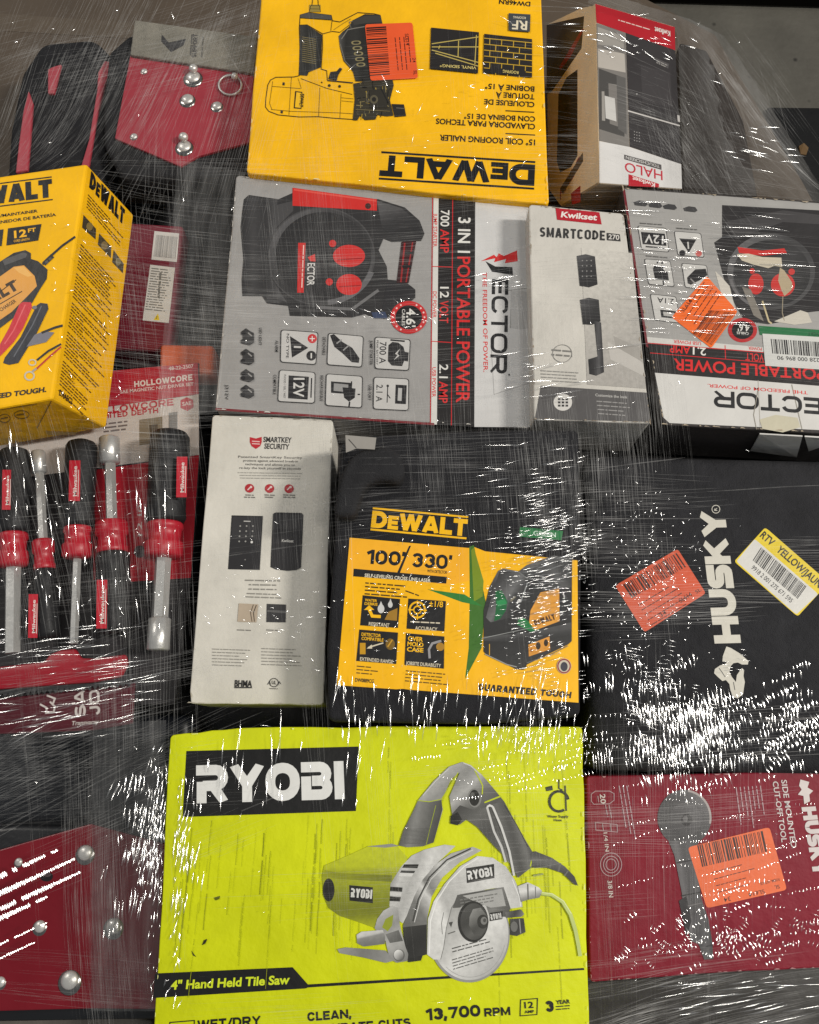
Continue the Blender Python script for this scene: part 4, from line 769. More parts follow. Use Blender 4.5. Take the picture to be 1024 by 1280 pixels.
a.line([(482, 236), (462, 300), (415, 430)], 9, (150, 152, 152)).line([(400, 170), (482, 234)], 7, (120, 122, 122)).line([(330, 420), (372, 380)], 14, (128, 122, 104)).grad([(470, 240), (700, 60), (850, 80), (850, 300), (600, 330), (500, 420)], (520, 300), (780, 120), S((0, 34), (.5, 62), (.7, 84), (1, 46)), 12)
a.poly([(200, 330), (255, 330), (305, 420), (290, 500), (240, 570), (190, 590), (205, 480)], (24, 100, 56)).poly([(210, 420), (280, 400), (300, 440), (220, 470)], (40, 140, 80)).poly([(400, 570), (440, 560), (570, 650), (590, 690), (520, 690), (385, 620)], (30, 120, 62))
a.poly([(500, 500), (585, 345), (745, 310), (748, 590), (540, 668), (488, 600)], (226, 158, 62)).block('DEWALT', (540, 630), (715, 575), 50, (84, 54, 24), t=.25, gap=.06, small=(1,))
a.grad([(100, 720), (470, 690), (850, 600), (852, 700), (480, 770), (104, 760)], (460, 690), (470, 770), S((0, 70), (.5, 40), (1, 26)), 8).line([(80, 738), (480, 652), (560, 640)], 5, (150, 152, 150))
a.poly([(482, 790), (662, 720), (668, 830), (486, 892)], (218, 148, 54)).circ(566, 800, 20, 32, (50, 36, 22)).circ(632, 775, 18, 30, (50, 36, 22)).circ(508, 838, 12, 18, (180, 110, 40)).line([(150, 785), (150, 880)], 7, (210, 160, 40)).line([(110, 870), (300, 960), (400, 985)], 9, (150, 150, 144)).line([(470, 945), (660, 880), (820, 800)], 6, (110, 110, 108)).grad([(385, 960), (465, 940), (462, 985), (440, 1005), (380, 1000)], (390, 960), (460, 1000), S((0, 44), (1, 20)), 6); a.build()
f.zoom(410, 520, 3.103)
a = Art('warranty_badge', f, t); a.circ(916, 970, 28, 30, (200, 190, 170)).ring(916, 970, 24, 26, 5, (150, 50, 44)).circ(916, 972, 14, 18, (60, 60, 70)).build()

# ------------------------------------------------------------ black cloth tool bag with white lettering, right
HZ = .004
Q = [(731, 566), (1110, 575), (1120, 972), (1060, 969), (738, 963)]
t = box_thing('husky_bag'.replace('husky_', 'cloth_tool_'), 'flat black tool bag with big white lettering and a dog emblem, right', [(738, 600), (1110, 590), (1120, 985), (733, 940)], HZ); t['category'] = 'tool bag'
hexa('bag_body', pxq(Q, HZ), Vector((0, 0, -.08)), mat((46, 46, 49), 'fabric'), t, .012, 4)  # cloth colour lifted to imitate the haze of the film over it
f = plane_z(HZ).zoom(700, 560, 3.046)
LG = (206, 202, 190)
a = Art('lettering', f, t); a.block('HUSKY', (690, 742), (627, 238), 100, LG, t=.31, gap=.03); a.ring(594, 233, 15, 15, 2.5, LG).text('R', (599, 239), (598, 228), 11, LG, .01); a.build()
f.zoom(860, 740, 8.0)
a = Art('dog_emblem', f, t); a.poly([(385, 545), (430, 560), (520, 615), (605, 690), (600, 725), (540, 725), (500, 705), (455, 712), (425, 745), (415, 800), (440, 850), (480, 900), (490, 830), (540, 760), (562, 780), (556, 840), (570, 900), (560, 960), (552, 1020), (500, 1064), (450, 1050), (425, 980), (415, 920), (380, 880), (345, 890), (300, 850), (262, 812), (270, 770), (320, 735), (370, 720), (395, 700), (345, 695), (350, 640)], LG).line([(310, 760), (340, 800), (372, 850)], 8, (60, 60, 60)).line([(455, 900), (470, 980)], 8, (60, 60, 60)); a.build()
f.zoom(700, 560, 3.046)
sticker(f, t, [(210, 524), (448, 384), (556, 553), (322, 702)], (206, 84, 50), [(240, 520), (446, 398), (482, 452), (274, 572)], 26, 'orange price sticker on the black bag, bar code faded', [((300, 600), (480, 492), (12, 19), 5, 6, 2)], [('SL614', (460, 590), (505, 562), 17), ('34', (385, 645), (408, 630), 14), ('SL', (520, 555), (540, 543), 13)])  # sticker orange dulled to stand in for film haze
a = Art('bar_code_label', f, t, 'white bar code label with a yellow border'); a.rrect([(782, 302), (1024, 512), (905, 642), (663, 432)], .05, (226, 200, 40)).rrect([(742, 346), (984, 556), (900, 634), (672, 432)], .05, (212, 210, 204)).text('RTV   YELLOW/JAUNE', (760, 336), (998, 546), 27, (40, 38, 30), .03).text('9918 2 001 275 671 595', (727, 458), (878, 590), 17, (50, 50, 52), .012); o = a.build()
b = Art('barcode', f, o); b.bars([(766, 378), (940, 528), (906, 576), (734, 428)], 42, (34, 34, 36), 9); b.build()

# ------------------------------------------------------------ red cut-off tool box, lower right
TZ = -.006
Q = [(733, 970), (1060, 963), (1072, 1208), (900, 1216), (738, 1228)]
t = box_thing('cutoff_tool_box', 'dark red air cut-off tool carton with an orange price sticker, lower right', [Q[0], Q[1], Q[2], Q[4]], TZ)
hexa('carton_body', pxq(wob(Q, seed=6), TZ), Vector((0, 0, -.07)), mat((126, 16, 38), 'card'), t, .003)
f = plane_z(TZ).zoom(700, 930, 3.16)
a = Art('logo', f, t); WL = (206, 196, 194); a.block('HUSKY', (954, 250), (1002, 522), 52, WL, t=.30, gap=.04, up=(56, -4)); a.poly([(950, 140), (985, 150), (978, 172), (1000, 185), (985, 200), (988, 226), (965, 238), (962, 205), (940, 200), (955, 180), (945, 165)], WL); a.build()
a = Art('lettering', f, t); a.text('SIDE MOUNTED', (874, 142), (914, 410), 21, WL, .014).text('CUT-OFF TOOL', (840, 148), (876, 388), 21, WL, .014)
a.fine((790, 165), (812, 330), (-16, 1), 7, 7, (176, 140, 146), .5, 5)
TK = (170, 140, 148)
a.line([(124, 198), (140, 186), (196, 186), (214, 196), (214, 222), (196, 236), (134, 238), (124, 226)], 3, TK, True).text('20', (158, 198), (162, 236), 20, WL, .02).fine((192, 240), (204, 300), (-14, 0), 2, 6, TK).text('1/4 IN', (172, 350), (180, 425), 15, WL, .008).line([(140, 310), (226, 318), (228, 348), (142, 340)], 3, TK, True).line([(168, 312), (172, 344)], 3, TK).line([(200, 316), (203, 346)], 3, TK).ring(202, 476, 42, 46, 3, TK).ring(202, 476, 30, 33, 3, TK).ring(202, 476, 20, 22, 3, TK).text('3/8 IN', (188, 540), (194, 606), 17, WL, .012)
a.fine((232, 165), (268, 382), (15, 0), 3, 7, TK, .3, 6).fine((148, 205), (152, 232), (-12, 0), 1, 6, TK); a.build()
a = Art('product_picture', f, t); TG = (40, 38, 42)
S = lambda *q: [(t_, (v, v-2, v+1)) for t_, v in q]
a.grad([(492+106*math.cos(q*math.pi/24), 292+112*math.sin(q*math.pi/24)) for q in range(48)], (400, 380), (590, 210), S((0, 40), (.45, 30), (.75, 62), (1, 104)), 18).line(arc(492, 292, 103, 108, -82, 12, 18), 8, (166, 158, 156)).grad([(496+64*math.cos(q*math.pi/16), 298+66*math.sin(q*math.pi/16)) for q in range(32)], (450, 350), (550, 250), S((0, 34), (1, 78)), 10).circ(500, 300, 22, 24, (34, 32, 35)).circ(496, 296, 10, 11, (92, 90, 92))
a.grad([(430, 385), (545, 372), (548, 470), (556, 600), (586, 690), (602, 780), (606, 850), (570, 852), (548, 790), (520, 780), (496, 700), (480, 580), (452, 440)], (450, 560), (570, 540), S((0, 46), (.3, 88), (.5, 48), (.75, 66), (1, 32)), 16).poly([(470, 620), (500, 600), (520, 700), (500, 760)], (36, 34, 37)).line([(460, 470), (545, 455)], 5, (30, 28, 30)).line([(480, 600), (556, 585)], 5, (30, 28, 30)).line([(505, 640), (560, 628)], 4, (110, 106, 108)).line([(576, 800), (604, 796)], 5, (26, 24, 26)); a.build()
sticker(f, t, [(505, 408), (828, 328), (897, 576), (580, 649)], (228, 104, 54), [(542, 400), (806, 342), (824, 424), (562, 486)], 30, 'orange price sticker with a crisp bar code on the red carton', [((600, 510), (780, 462), (8, 26), 4, 5.5, 2)], [('34', (672, 602), (646, 608), 17), ('SL614', (806, 574), (744, 590), 15), ('SL', (866, 556), (846, 560), 14), ('ROBML 16/TAGE', (866, 530), (790, 548), 10)])  # orange lowered here too, imitating the film's haze
worn(f, t, Q, 60, (170, 120, 122), 7)
# ------------------------------------------------------------ lime green tile saw box, front
GZ = .036
Q = [(213, 919), (300, 910), (520, 908), (728, 908.5), (731, 1040), (734.5, 1206), (738, 1345), (188, 1345), (199, 1180)]
t = box_thing('tile_saw_box', 'lime green hand held tile saw carton at the bottom centre', [Q[0], Q[3], Q[6], Q[7]], GZ)
hexa('carton_body', pxq(wob(Q, a=.9, seed=8), GZ), Vector((0, 0, -.1)), mat((206, 214, 4), 'card'), t, .004, 3)
f = plane_z(GZ).zoom(180, 880, 3.2); BK = (22, 22, 22); LM = (206, 222, 40)
a = Art('logo', f, t); a.poly([(170, 188), (859, 170), (848, 428), (155, 452)], BK).block('ρYOβI', (208, 398), (806, 380), 152, (222, 222, 218), t=.27, gap=.04, it=-.03); a.build()
a = Art('banner', f, t); a.poly([(44, 1078), (595, 1053), (656, 1122), (1760, 1056), (1762, 1064), (656, 1134), (646, 1138), (38, 1176)], BK); a.text('4" Hand Held Tile Saw', (106, 1142), (582, 1119), 34, LM, .03, it=.1); a.build()
a = Art('lettering', f, t); a.block('WET/DRY', (214, 1304), (468, 1284), 38, BK, t=.24, gap=.12).line([(98, 1330), (104, 1274), (202, 1266), (200, 1330)], 4, BK).block('CLEAN,', (655, 1270), (832, 1256), 36, BK, t=.24, gap=.12).block('ACCURATE CUTS', (650, 1322), (1068, 1290), 34, BK, t=.24, gap=.12)
f.zoom(400, 880, 2.844); a.block('13,700', (380, 1126), (572, 1110), 42, BK, t=.25, gap=.1).block('RPM', (586, 1112), (678, 1106), 30, BK, t=.25, gap=.12).line([(714, 1052), (774, 1047), (772, 1104), (712, 1109)], 3, BK, True).text('12', (728, 1082), (760, 1080), 22, BK, .02).text('AMP', (728, 1100), (762, 1098), 10, BK, .02).block('3', (804, 1096), (833, 1094), 40, BK, t=.28).text('YEAR', (840, 1068), (890, 1064), 14, BK, .025).fine((840, 1078), (890, 1074), (0, 10), 2, 6, BK, .2)
a.text('Water Supply', (808, 404), (884, 404), 9, BK, .02).text('Hose', (832, 417), (860, 417), 9, BK, .02).line([(850+34*math.cos(x*.3+1.0), 346+36*math.sin(x*.3+1.0)) for x in range(18)], 9, (34, 38, 14)).poly([(802, 296), (826, 290), (828, 306), (806, 310)], (34, 38, 14)).line([(850, 268), (850, 300), (862, 306)], 4, (34, 38, 14)).line([(872, 290), (876, 380)], 5, (50, 54, 20)); a.build()
f.zoom(180, 880, 3.2)
a = Art('dark_mark', f, t); rr = random.Random(12); SC_ = (96, 104, 8)  # thin darker streaks down the lime carton, plus a few small dark flecks
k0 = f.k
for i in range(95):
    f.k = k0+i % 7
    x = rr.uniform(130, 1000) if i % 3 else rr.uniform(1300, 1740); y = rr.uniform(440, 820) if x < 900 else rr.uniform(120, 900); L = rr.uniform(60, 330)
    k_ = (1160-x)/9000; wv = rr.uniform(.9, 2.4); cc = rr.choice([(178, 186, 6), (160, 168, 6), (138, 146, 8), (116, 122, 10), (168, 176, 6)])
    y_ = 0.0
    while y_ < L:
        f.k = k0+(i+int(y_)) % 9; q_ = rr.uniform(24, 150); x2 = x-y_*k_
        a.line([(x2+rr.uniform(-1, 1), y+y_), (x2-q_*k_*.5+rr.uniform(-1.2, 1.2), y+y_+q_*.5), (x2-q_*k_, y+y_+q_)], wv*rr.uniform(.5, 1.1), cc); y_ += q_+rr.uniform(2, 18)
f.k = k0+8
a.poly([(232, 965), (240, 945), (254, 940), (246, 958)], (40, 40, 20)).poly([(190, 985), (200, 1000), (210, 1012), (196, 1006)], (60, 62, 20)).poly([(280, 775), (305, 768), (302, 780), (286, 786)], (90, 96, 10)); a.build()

f.zoom(400, 930, 3.657)
a = Art('product_picture', f, t); g = lambda v: (v, v, max(0, v-3)); O = lambda v: (int(v*.96), v, int(v*.1))
S = lambda *q: [(t_, g(v)) for t_, v in q]
# motor housing
a.grad([(10, 600), (20, 555), (70, 535), (150, 500), (220, 468), (350, 462), (400, 520), (400, 640), (330, 730), (250, 840), (180, 815), (90, 785), (40, 750), (14, 690)], (150, 470), (150, 830), [(0, O(196)), (.28, O(186)), (.34, O(150)), (.42, O(164)), (.7, O(128)), (.85, O(120)), (1, O(168))])
a.grad([(20, 575), (90, 590), (330, 600), (330, 630), (90, 618), (18, 606)], (20, 600), (330, 600), [(0, O(150)), (1, O(116))]).poly([(215, 468), (330, 456), (362, 466), (300, 474)], g(140))
a.circ(40, 667, 27, 53, (44, 44, 38)).circ(44, 667, 22, 46, (34, 34, 32)).poly([(134, 645), (242, 655), (242, 728), (135, 716)], (32, 32, 30)).block('ρYOβI', (140, 700), (236, 708), 42, (210, 210, 204), t=.22, gap=.08)
# rear shoulder with cooling slots
a.grad([(318, 740), (322, 640), (372, 560), (420, 510), (480, 482), (570, 460), (620, 466), (520, 560), (430, 720), (380, 820), (350, 800)], (330, 560), (520, 620), S((0, 130), (.25, 196), (.5, 172), (.8, 208), (1, 190)))
for q in ([(385, 550), (452, 550), (446, 568), (376, 566)], [(372, 578), (436, 580), (430, 590), (366, 588)], [(322, 652), (378, 656), (376, 676), (320, 672)], [(320, 696), (370, 700), (366, 720), (318, 718)]): a.poly(q, g(36))
a.poly([(366, 590), (428, 592), (420, 606), (360, 604)], g(212)).poly([(320, 676), (374, 680), (372, 694), (320, 692)], g(206))
# deep drum behind the blade
a.grad([(380, 830), (430, 700), (470, 620), (530, 550), (600, 500), (700, 470), (740, 486), (640, 540), (560, 610), (510, 700), (490, 800), (488, 960), (400, 985), (386, 900)], (400, 700), (620, 560), S((0, 92), (.22, 170), (.34, 214), (.4, 110), (.55, 150), (.8, 196), (1, 168)))
a.line([(425, 810), (450, 710), (500, 610), (580, 530), (690, 478)], 7, g(60)).line([(432, 815), (458, 716), (508, 618), (590, 538), (700, 484)], 3, g(214))
a.grad([(380, 838), (488, 825), (488, 962), (404, 986), (384, 900)], (380, 830), (480, 985), S((0, 54), (.5, 28), (1, 40))).poly([(400, 980), (470, 966), (462, 990), (404, 998)], g(36))
# blade
a.circ(682, 870, 186, 220, g(146), 64); a.grad([(684+178*math.cos(q*math.pi/32), 868+211*math.sin(q*math.pi/32)) for q in range(64)], (520, 760), (820, 1040), S((0, 150), (.35, 182), (.6, 214), (.8, 190), (1, 160)), 20)
a.line(arc(684, 868, 166, 198, 15, 130, 24), 2, g(150))
# guard
a.grad([(490, 962), (494, 800), (520, 720), (570, 640), (640, 560), (720, 512), (790, 520), (850, 560), (890, 620), (920, 690), (926, 745), (870, 752), (840, 655), (790, 660), (640, 686), (600, 748), (578, 840), (566, 930), (552, 985), (520, 985)], (500, 780), (900, 620), S((0, 206), (.12, 222), (.2, 176), (.5, 196), (.75, 212), (1, 180)), 24)
a.line([(500, 958), (505, 810), (535, 716), (590, 630), (660, 560), (726, 520)], 5, g(232)).line([(552, 985), (566, 930), (578, 840), (602, 748), (642, 690), (838, 656)], 3, g(110)).line([(880, 620), (912, 700), (918, 742)], 4, g(226))
a.grad([(628, 690), (840, 654), (872, 752), (850, 790), (776, 790), (760, 740), (690, 722), (640, 748), (606, 750)], (630, 690), (860, 770), S((0, 84), (.3, 58), (.7, 120), (1, 70))).poly([(652, 694), (832, 662), (850, 740), (780, 748), (700, 716)], g(168)).fine((640, 716), (820, 686), (2, 14), 3, 9, g(112), .2, 4)
a.fine((604, 938), (810, 882), (2, 15), 2, 9, g(84), .25, 2).fine((604, 990), (806, 930), (2, 14), 4, 8, g(96), .3, 3).line([(566, 770), (556, 820), (560, 870)], 3, g(120)).poly([(588, 816), (608, 812), (600, 838)], g(70)).fine((586, 870), (622, 858), (0, 9), 1, 8, g(96))
# flange, nut
a.circ(700, 812, 70, 94, g(34), 40).grad([(704+62*math.cos(q*math.pi/20), 812+84*math.sin(q*math.pi/20)) for q in range(40)], (650, 740), (760, 890), S((0, 74), (.4, 50), (.7, 84), (1, 46)))
a.grad([(684, 790), (700, 755), (735, 748), (768, 790), (766, 830), (738, 878), (704, 872), (682, 830)], (690, 760), (770, 860), S((0, 136), (.4, 96), (.6, 60), (1, 84))).circ(745, 812, 26, 32, g(48)).circ(750, 808, 15, 18, g(120)).circ(753, 806, 7, 9, g(70))
a.poly([(668, 568), (796, 548), (798, 612), (672, 636)], g(30)).block('ρYOβI', (678, 622), (790, 603), 42, g(218), t=.22, gap=.08).poly([(776, 772), (836, 764), (834, 800), (776, 810)], g(36)).block('ρYOβI', (782, 804), (830, 797), 26, g(206), t=.22, gap=.08)
a.grad([(846, 770), (920, 756), (934, 778), (920, 790), (850, 795)], (850, 760), (930, 792), S((0, 110), (.5, 46), (1, 130))).grad([(870, 800), (932, 796), (940, 860), (900, 878), (868, 872)], (870, 800), (940, 880), S((0, 60), (.5, 30), (1, 70))).circ(888, 835, 16, 24, g(104)).line([(912, 800), (918, 866)], 5, g(140))
# foot and depth bracket
a.grad([(250, 842), (262, 800), (290, 762), (330, 740), (356, 748), (366, 830), (392, 930), (404, 960), (400, 992), (350, 1000), (318, 980), (300, 900)], (260, 760), (400, 980), S((0, 190), (.35, 140), (.6, 176), (1, 120))).poly([(284, 838), (300, 800), (336, 780), (330, 830), (310, 856)], (140, 150, 40)).grad([(300, 870), (360, 850), (380, 900), (320, 910)], (300, 860), (370, 905), S((0, 120), (1, 86)))
a.circ(362, 966, 26, 28, g(96)).grad([(360+22*math.cos(q*math.pi/12), 964+24*math.sin(q*math.pi/12)) for q in range(24)], (345, 945), (378, 985), S((0, 230), (.5, 170), (1, 90)))
a.grad([(80, 938), (120, 930), (300, 944), (340, 990), (300, 1000), (200, 976), (90, 956)], (80, 940), (320, 990), S((0, 150), (.5, 116), (1, 140))).grad([(168, 872), (190, 858), (288, 850), (298, 880), (296, 914), (200, 926), (170, 910)], (200, 855), (215, 922), S((0, 204), (.35, 190), (.45, 136), (1, 110)))
# grip
a.grad([(360, 464), (380, 400), (430, 300), (450, 256), (520, 170), (590, 104), (650, 82), (690, 96), (740, 140), (808, 220), (840, 260), (890, 350), (940, 440), (976, 500), (972, 560), (905, 612), (880, 560), (830, 500), (790, 460), (720, 380), (670, 345), (640, 368), (598, 366), (604, 320), (592, 240), (640, 130), (600, 160), (555, 262), (562, 300), (520, 450), (470, 468), (400, 472)], (420, 150), (720, 460), S((0, 120), (.2, 172), (.36, 130), (.5, 168), (.62, 104), (.8, 70), (1, 96)), 24)
a.grad([(360, 464), (380, 400), (430, 300), (450, 258), (500, 266), (556, 256), (560, 300), (520, 450), (470, 468), (400, 472)], (390, 340), (540, 380), S((0, 78), (.3, 128), (.6, 96), (1, 60)), 14).line([(446, 258), (500, 264), (556, 252), (632, 130)], 4, (170, 184, 24)).line([(530, 280), (500, 400), (486, 460)], 3, (150, 164, 24))
for i in range(12): a.line([(392-i*1, 390+i*6), (506-i*2, 386+i*6)], 1.5, g(74))
a.grad([(604, 320), (640, 280), (700, 300), (760, 290), (800, 360), (830, 500), (790, 460), (720, 380), (670, 345), (640, 368), (598, 366)], (620, 290), (800, 470), S((0, 52), (.4, 92), (.7, 60), (1, 76)), 14).poly([(598, 330), (630, 310), (650, 345), (630, 372), (596, 362)], g(34))
a.grad([(756, 282), (842, 262), (890, 350), (940, 440), (976, 500), (972, 560), (905, 612), (880, 560), (840, 460)], (780, 420), (940, 380), S((0, 50), (.35, 92), (.6, 60), (.85, 104), (1, 60)), 16).line([(752, 268), (828, 238)], 7, (184, 196, 20)).line([(708, 120), (744, 190), (742, 230)], 6, (180, 192, 24)).line([(974, 505), (962, 560)], 6, (180, 192, 24)).line([(844, 280), (900, 370), (950, 470)], 3, g(30))
a.circ(708, 246, 31, 44, g(128)).circ(706, 246, 24, 37, g(32)).circ(698, 234, 10, 13, g(92)).line([(655, 86), (690, 100), (735, 142)], 5, g(200)).line([(470, 236), (530, 168), (590, 112)], 5, g(196))
a.line([(766, 292), (800, 320), (845, 430), (870, 520), (886, 600)], 12, g(60)).line([(764, 288), (796, 400), (830, 470), (850, 540)], 10, g(196)).line([(790, 286), (830, 380), (866, 490), (888, 602)], 10, g(206)).line([(764, 288), (776, 280), (790, 286)], 9, g(214)).line([(780, 300), (820, 400), (846, 480)], 5, g(84))
a.grad([(960, 500), (985, 490), (1060, 520), (1120, 560), (1164, 606), (1180, 648), (1160, 640), (1110, 590), (1040, 566), (975, 566)], (1000, 500), (990, 580), S((0, 50), (.4, 96), (1, 36)), 8).line([(1060, 520), (1052, 566)], 8, g(100)).line([(1100, 545), (1090, 584)], 8, g(100)).line([(1135, 580), (1118, 602)], 6, g(100)).line([(975, 602), (1022, 594)], 8, (150, 160, 90))
a.grad([(905, 650), (950, 632), (1000, 655), (1016, 672), (1004, 702), (950, 712), (920, 722)], (940, 640), (955, 715), S((0, 190), (.4, 214), (1, 110)), 10).line([(950, 640), (952, 712)], 6, g(88)).line([(985, 652), (986, 702)], 4, g(110))
a.line([(1012, 684), (1060, 690), (1110, 722), (1146, 780), (1168, 850), (1182, 920), (1190, 970)], 17, (188, 202, 120)).line([(1012, 690), (1060, 697), (1104, 728), (1138, 784), (1160, 856)], 3, (140, 152, 60)).line([(1016, 679), (1062, 685), (1114, 718), (1150, 776)], 3, (224, 230, 170)); a.build()
worn(f, t, Q, 50, (232, 234, 150), 8)
# ------------------------------------------------------------ red riveted tool pouches
CHR = mat((214, 212, 208), 'steel')
def rivet(t, x, y, z, r, ring=True):
    b = dome('rivet', (x, y), z, r, CHR, t, .55)
    if ring: dome('washer', (x, y+r*.25), z-.0008, r*1.35, mat((150, 148, 144), 'metal'), b, .3)
PZ = -.035
Zz = lambda p: [(x/3.103, y/3.103) for x, y in p]
t = thing('tool_pouch', 'red leather pouch with a grey logo flap and key ring, at the upper left', 'tool pouch', U(75, 40, PZ-.03), 'riveted red tool pouches')
body = Zz([(420, 200), (500, 130), (1010, 180), (1010, 690), (470, 690), (400, 560), (398, 400)])
hexa('pouch_body', pxq(body, PZ), Vector((0, 0, -.03)), BLK, t, .006, 3)
red = Zz([(505, 213), (985, 281), (975, 550), (770, 605), (700, 645), (445, 536)])
hexa('leather_panel', pxq(red, PZ+.003), Vector((0, 0, -.004)), mat((158, 52, 64), 'plastic'), t, .001, film=False)  # red paled in the colour itself, in place of film haze
flap = Zz([(522, 76), (1000, 142), (988, 284), (504, 212)])
hexa('webbing_flap', pxq(flap, PZ+.007), Vector((0, 0, -.006)), mat((138, 134, 124), 'fabric'), t, .0015, film=False)
f = plane_z(PZ+.007).zoom(0, 0, 3.103)
a = Art('logo', f, t); a.poly([(628, 134), (655, 165), (722, 150), (712, 176), (664, 202), (626, 160)], (58, 57, 58)).block('SUPPORT', (762, 222), (768, 132), 18, (64, 62, 62), t=.2, gap=.12).fine((742, 214), (748, 132), (8, 0), 1, 9, (86, 84, 80), .1).fine((785, 222), (792, 140), (11, 0), 1, 9, (96, 94, 88), .1); a.build()
for x, y, r in ((560, 277, 4), (750, 302, 9.5), (728, 387, 8), (842, 412, 6.5), (520, 530, 4.5), (716, 570, 9)): rivet(t, x/3.103, y/3.103, PZ+.003, r)
for x, y, r in ((750, 266, 5.5), (712, 532, 6), (910, 296, 4.5)): dome('snap_stud', (x/3.103, y/3.103), PZ+.009, r, CHR, t, .9)
tube('key_ring', [U((893+44*math.cos(q*math.pi/16))/3.103, (330+38*math.sin(q*math.pi/16))/3.103, PZ+.005) for q in range(32)], .0011, CHR, t, 8, True)
rd = mat((168, 62, 74), 'plastic')
# lower left pouch
t = thing('tool_pouch', 'deep red leather pouch with big chrome rivets, at the lower left corner', 'tool pouch', U(75, 1150, -.06), 'riveted red tool pouches')
PZ2 = -.024
hexa('pouch_body', pxq([(-70, 1040), (20, 1030), (230, 1035), (230, 1275), (-70, 1280)], PZ2-.004), Vector((0, 0, -.035)), BLP, t, .005, 3)
hexa('leather_panel', pxq([(-70, 1082), (0, 1062), (70, 1042), (113, 1030), (210, 1056), (210, 1262), (112, 1261), (-70, 1266)], PZ2), Vector((0, 0, -.0035)), mat((112, 10, 26), 'plastic'), t, .001, film=True)
for x, y, r in ((75, 632, 5), (342, 596, 9.5), (160, 890, 7.5), (455, 890, 10), (280, 1105, 11.5), (2, 1112, 6.5)): rivet(t, x/3.2, 880+y/3.2, PZ2, r)
f = plane_z(PZ2).zoom(0, 880, 3.2)
a = Art('eyelet', f, t); a.circ(186, 690, 26, 20, (26, 24, 26)).circ(190, 682, 15, 10, (70, 60, 62)); a.build()
case('grey_plank'.replace('grey_plank', 'cardboard_strip'), [(-40, 1267), (120, 1264), (190, 1275), (190, 1340), (-40, 1340)], -.055, .012, mat((104, 98, 92), 'card'), 'grey cardboard strip along the bottom left corner', 'cardboard strip', .002)

# ------------------------------------------------------------ black tool bag with red stripes, upper left
BZ2 = -.05
t = thing('tool_backpack', 'black cloth tool bag with narrow red stripes at the far upper left', 'tool bag', U(75, 130, BZ2-.03))
hexa('bag_body', pxq([(24, 90), (50, 50), (118, 44), (142, 70), (138, 150), (128, 236), (4, 250), (10, 160)], BZ2), Vector((0, 0, -.05)), mat((36, 36, 39), 'fabric'), t, .012, 4)
for q in ([(185, 268), (205, 258), (238, 248), (225, 300), (210, 362), (185, 362)], [(405, 235), (442, 240), (405, 330), (372, 480), (345, 645), (312, 650), (345, 540), (376, 350), (380, 280)], [(110, 350), (128, 400), (118, 540), (108, 660), (60, 670), (72, 560), (90, 430)]):
    hexa('red_trim', pxq(Zz(q), BZ2+.003), Vector((0, 0, -.005)), rd, t, .0012, film=False)
# ------------------------------------------------------------ maroon case with rating labels, between the boxes
MZ = -.05
Zz = lambda p: [(x/3.459, 190+y/3.459) for x, y in p]
t = thing('maroon_case', 'maroon plastic case with two white rating labels beside the yellow charger box', 'case', U(195, 350, MZ-.04))
hexa('case_body', pxq(Zz([(480, 300), (792, 318), (732, 860), (470, 850)]), MZ), Vector((0, 0, -.05)), mat((110, 32, 46), 'plastic'), t, .003)
f = plane_z(MZ).zoom(0, 190, 3.459)
a = Art('bar_code_label', f, t); a.poly([(668, 342), (775, 352), (765, 476), (655, 465)], (206, 202, 196)); o = a.build()
b = Art('barcode', f, o); b.bars([(676, 358), (768, 367), (760, 462), (664, 452)], 40, (110, 108, 106), 4); b.build()
a = Art('rating_label', f, t); a.poly([(650, 487), (757, 500), (730, 739), (617, 728)], (208, 204, 196)).fine((655, 505), (745, 515), (-1.7, 11), 17, 8, (120, 118, 112), .25, 5).fine((690, 520), (680, 640), (5, 0), 2, 8, (110, 108, 102), .1, 6).poly([(664, 726), (684, 697), (690, 728)], (226, 196, 40)).line([(679, 708), (677, 722)], 2.5, (40, 38, 34)); a.build()
f = plane_z(MZ).zoom(0, 190, 3.459)
# orange case corner
t = case('orange_case', Zz([(690, 828), (926, 833), (921, 960), (688, 960)]), -.045, .03, mat((214, 92, 34), 'plastic'), 'orange plastic case corner behind the nut driver card', 'case', .004)

# ------------------------------------------------------------ nut driver set: card and drivers
Zz = lambda p: [(x/2.56, 420+y/2.56) for x, y in p]
DZ = -.028
t = thing('nut_driver_card', 'red and white hang card behind the five nut drivers, at the left', 'packaging card', U(120, 600, DZ))
hexa('card_back', pxq(Zz([(-150, 170), (636, 84), (640, 380), (612, 776), (560, 1180), (-150, 1180)]), DZ-.002), Vector((0, 0, -.004)), mat((44, 42, 44), 'card'), t, .001, film=True)
f = plane_z(DZ-.002).zoom(0, 420, 2.56); CR = (170, 34, 50)
a = Art('printed_panel', f, t); a.poly([(-60, 150), (634, 86), (636, 186), (-60, 282)], CR).poly([(-60, 282), (636, 187), (637, 380), (-60, 470)], (198, 190, 184)).poly([(380, 418), (637, 381), (611, 774), (420, 786), (300, 780), (290, 430)], (178, 36, 50)); a.build()
a = Art('lettering', f, t); a.block('HOLLOWCORE', (430, 164), (617, 141), 19, (216, 206, 200), t=.22, gap=.12).text('SAE MAGNETIC NUT DRIVER SET', (385, 184), (620, 158), 10, (210, 190, 186), .022).text('48-22-2507', (540, 110), (620, 101), 11, (214, 196, 192), .02)
a.block('HOLLOWCORE', (282, 256), (556, 222), 22, (176, 36, 50), t=.24, gap=.12).block('UNLIMITED DEPTH', (268, 272), (507, 246), 17, (176, 36, 50), t=.22, gap=.12).fine((330, 285), (414, 275), (1, 12), 3, 9, (110, 100, 98), .2, 4)
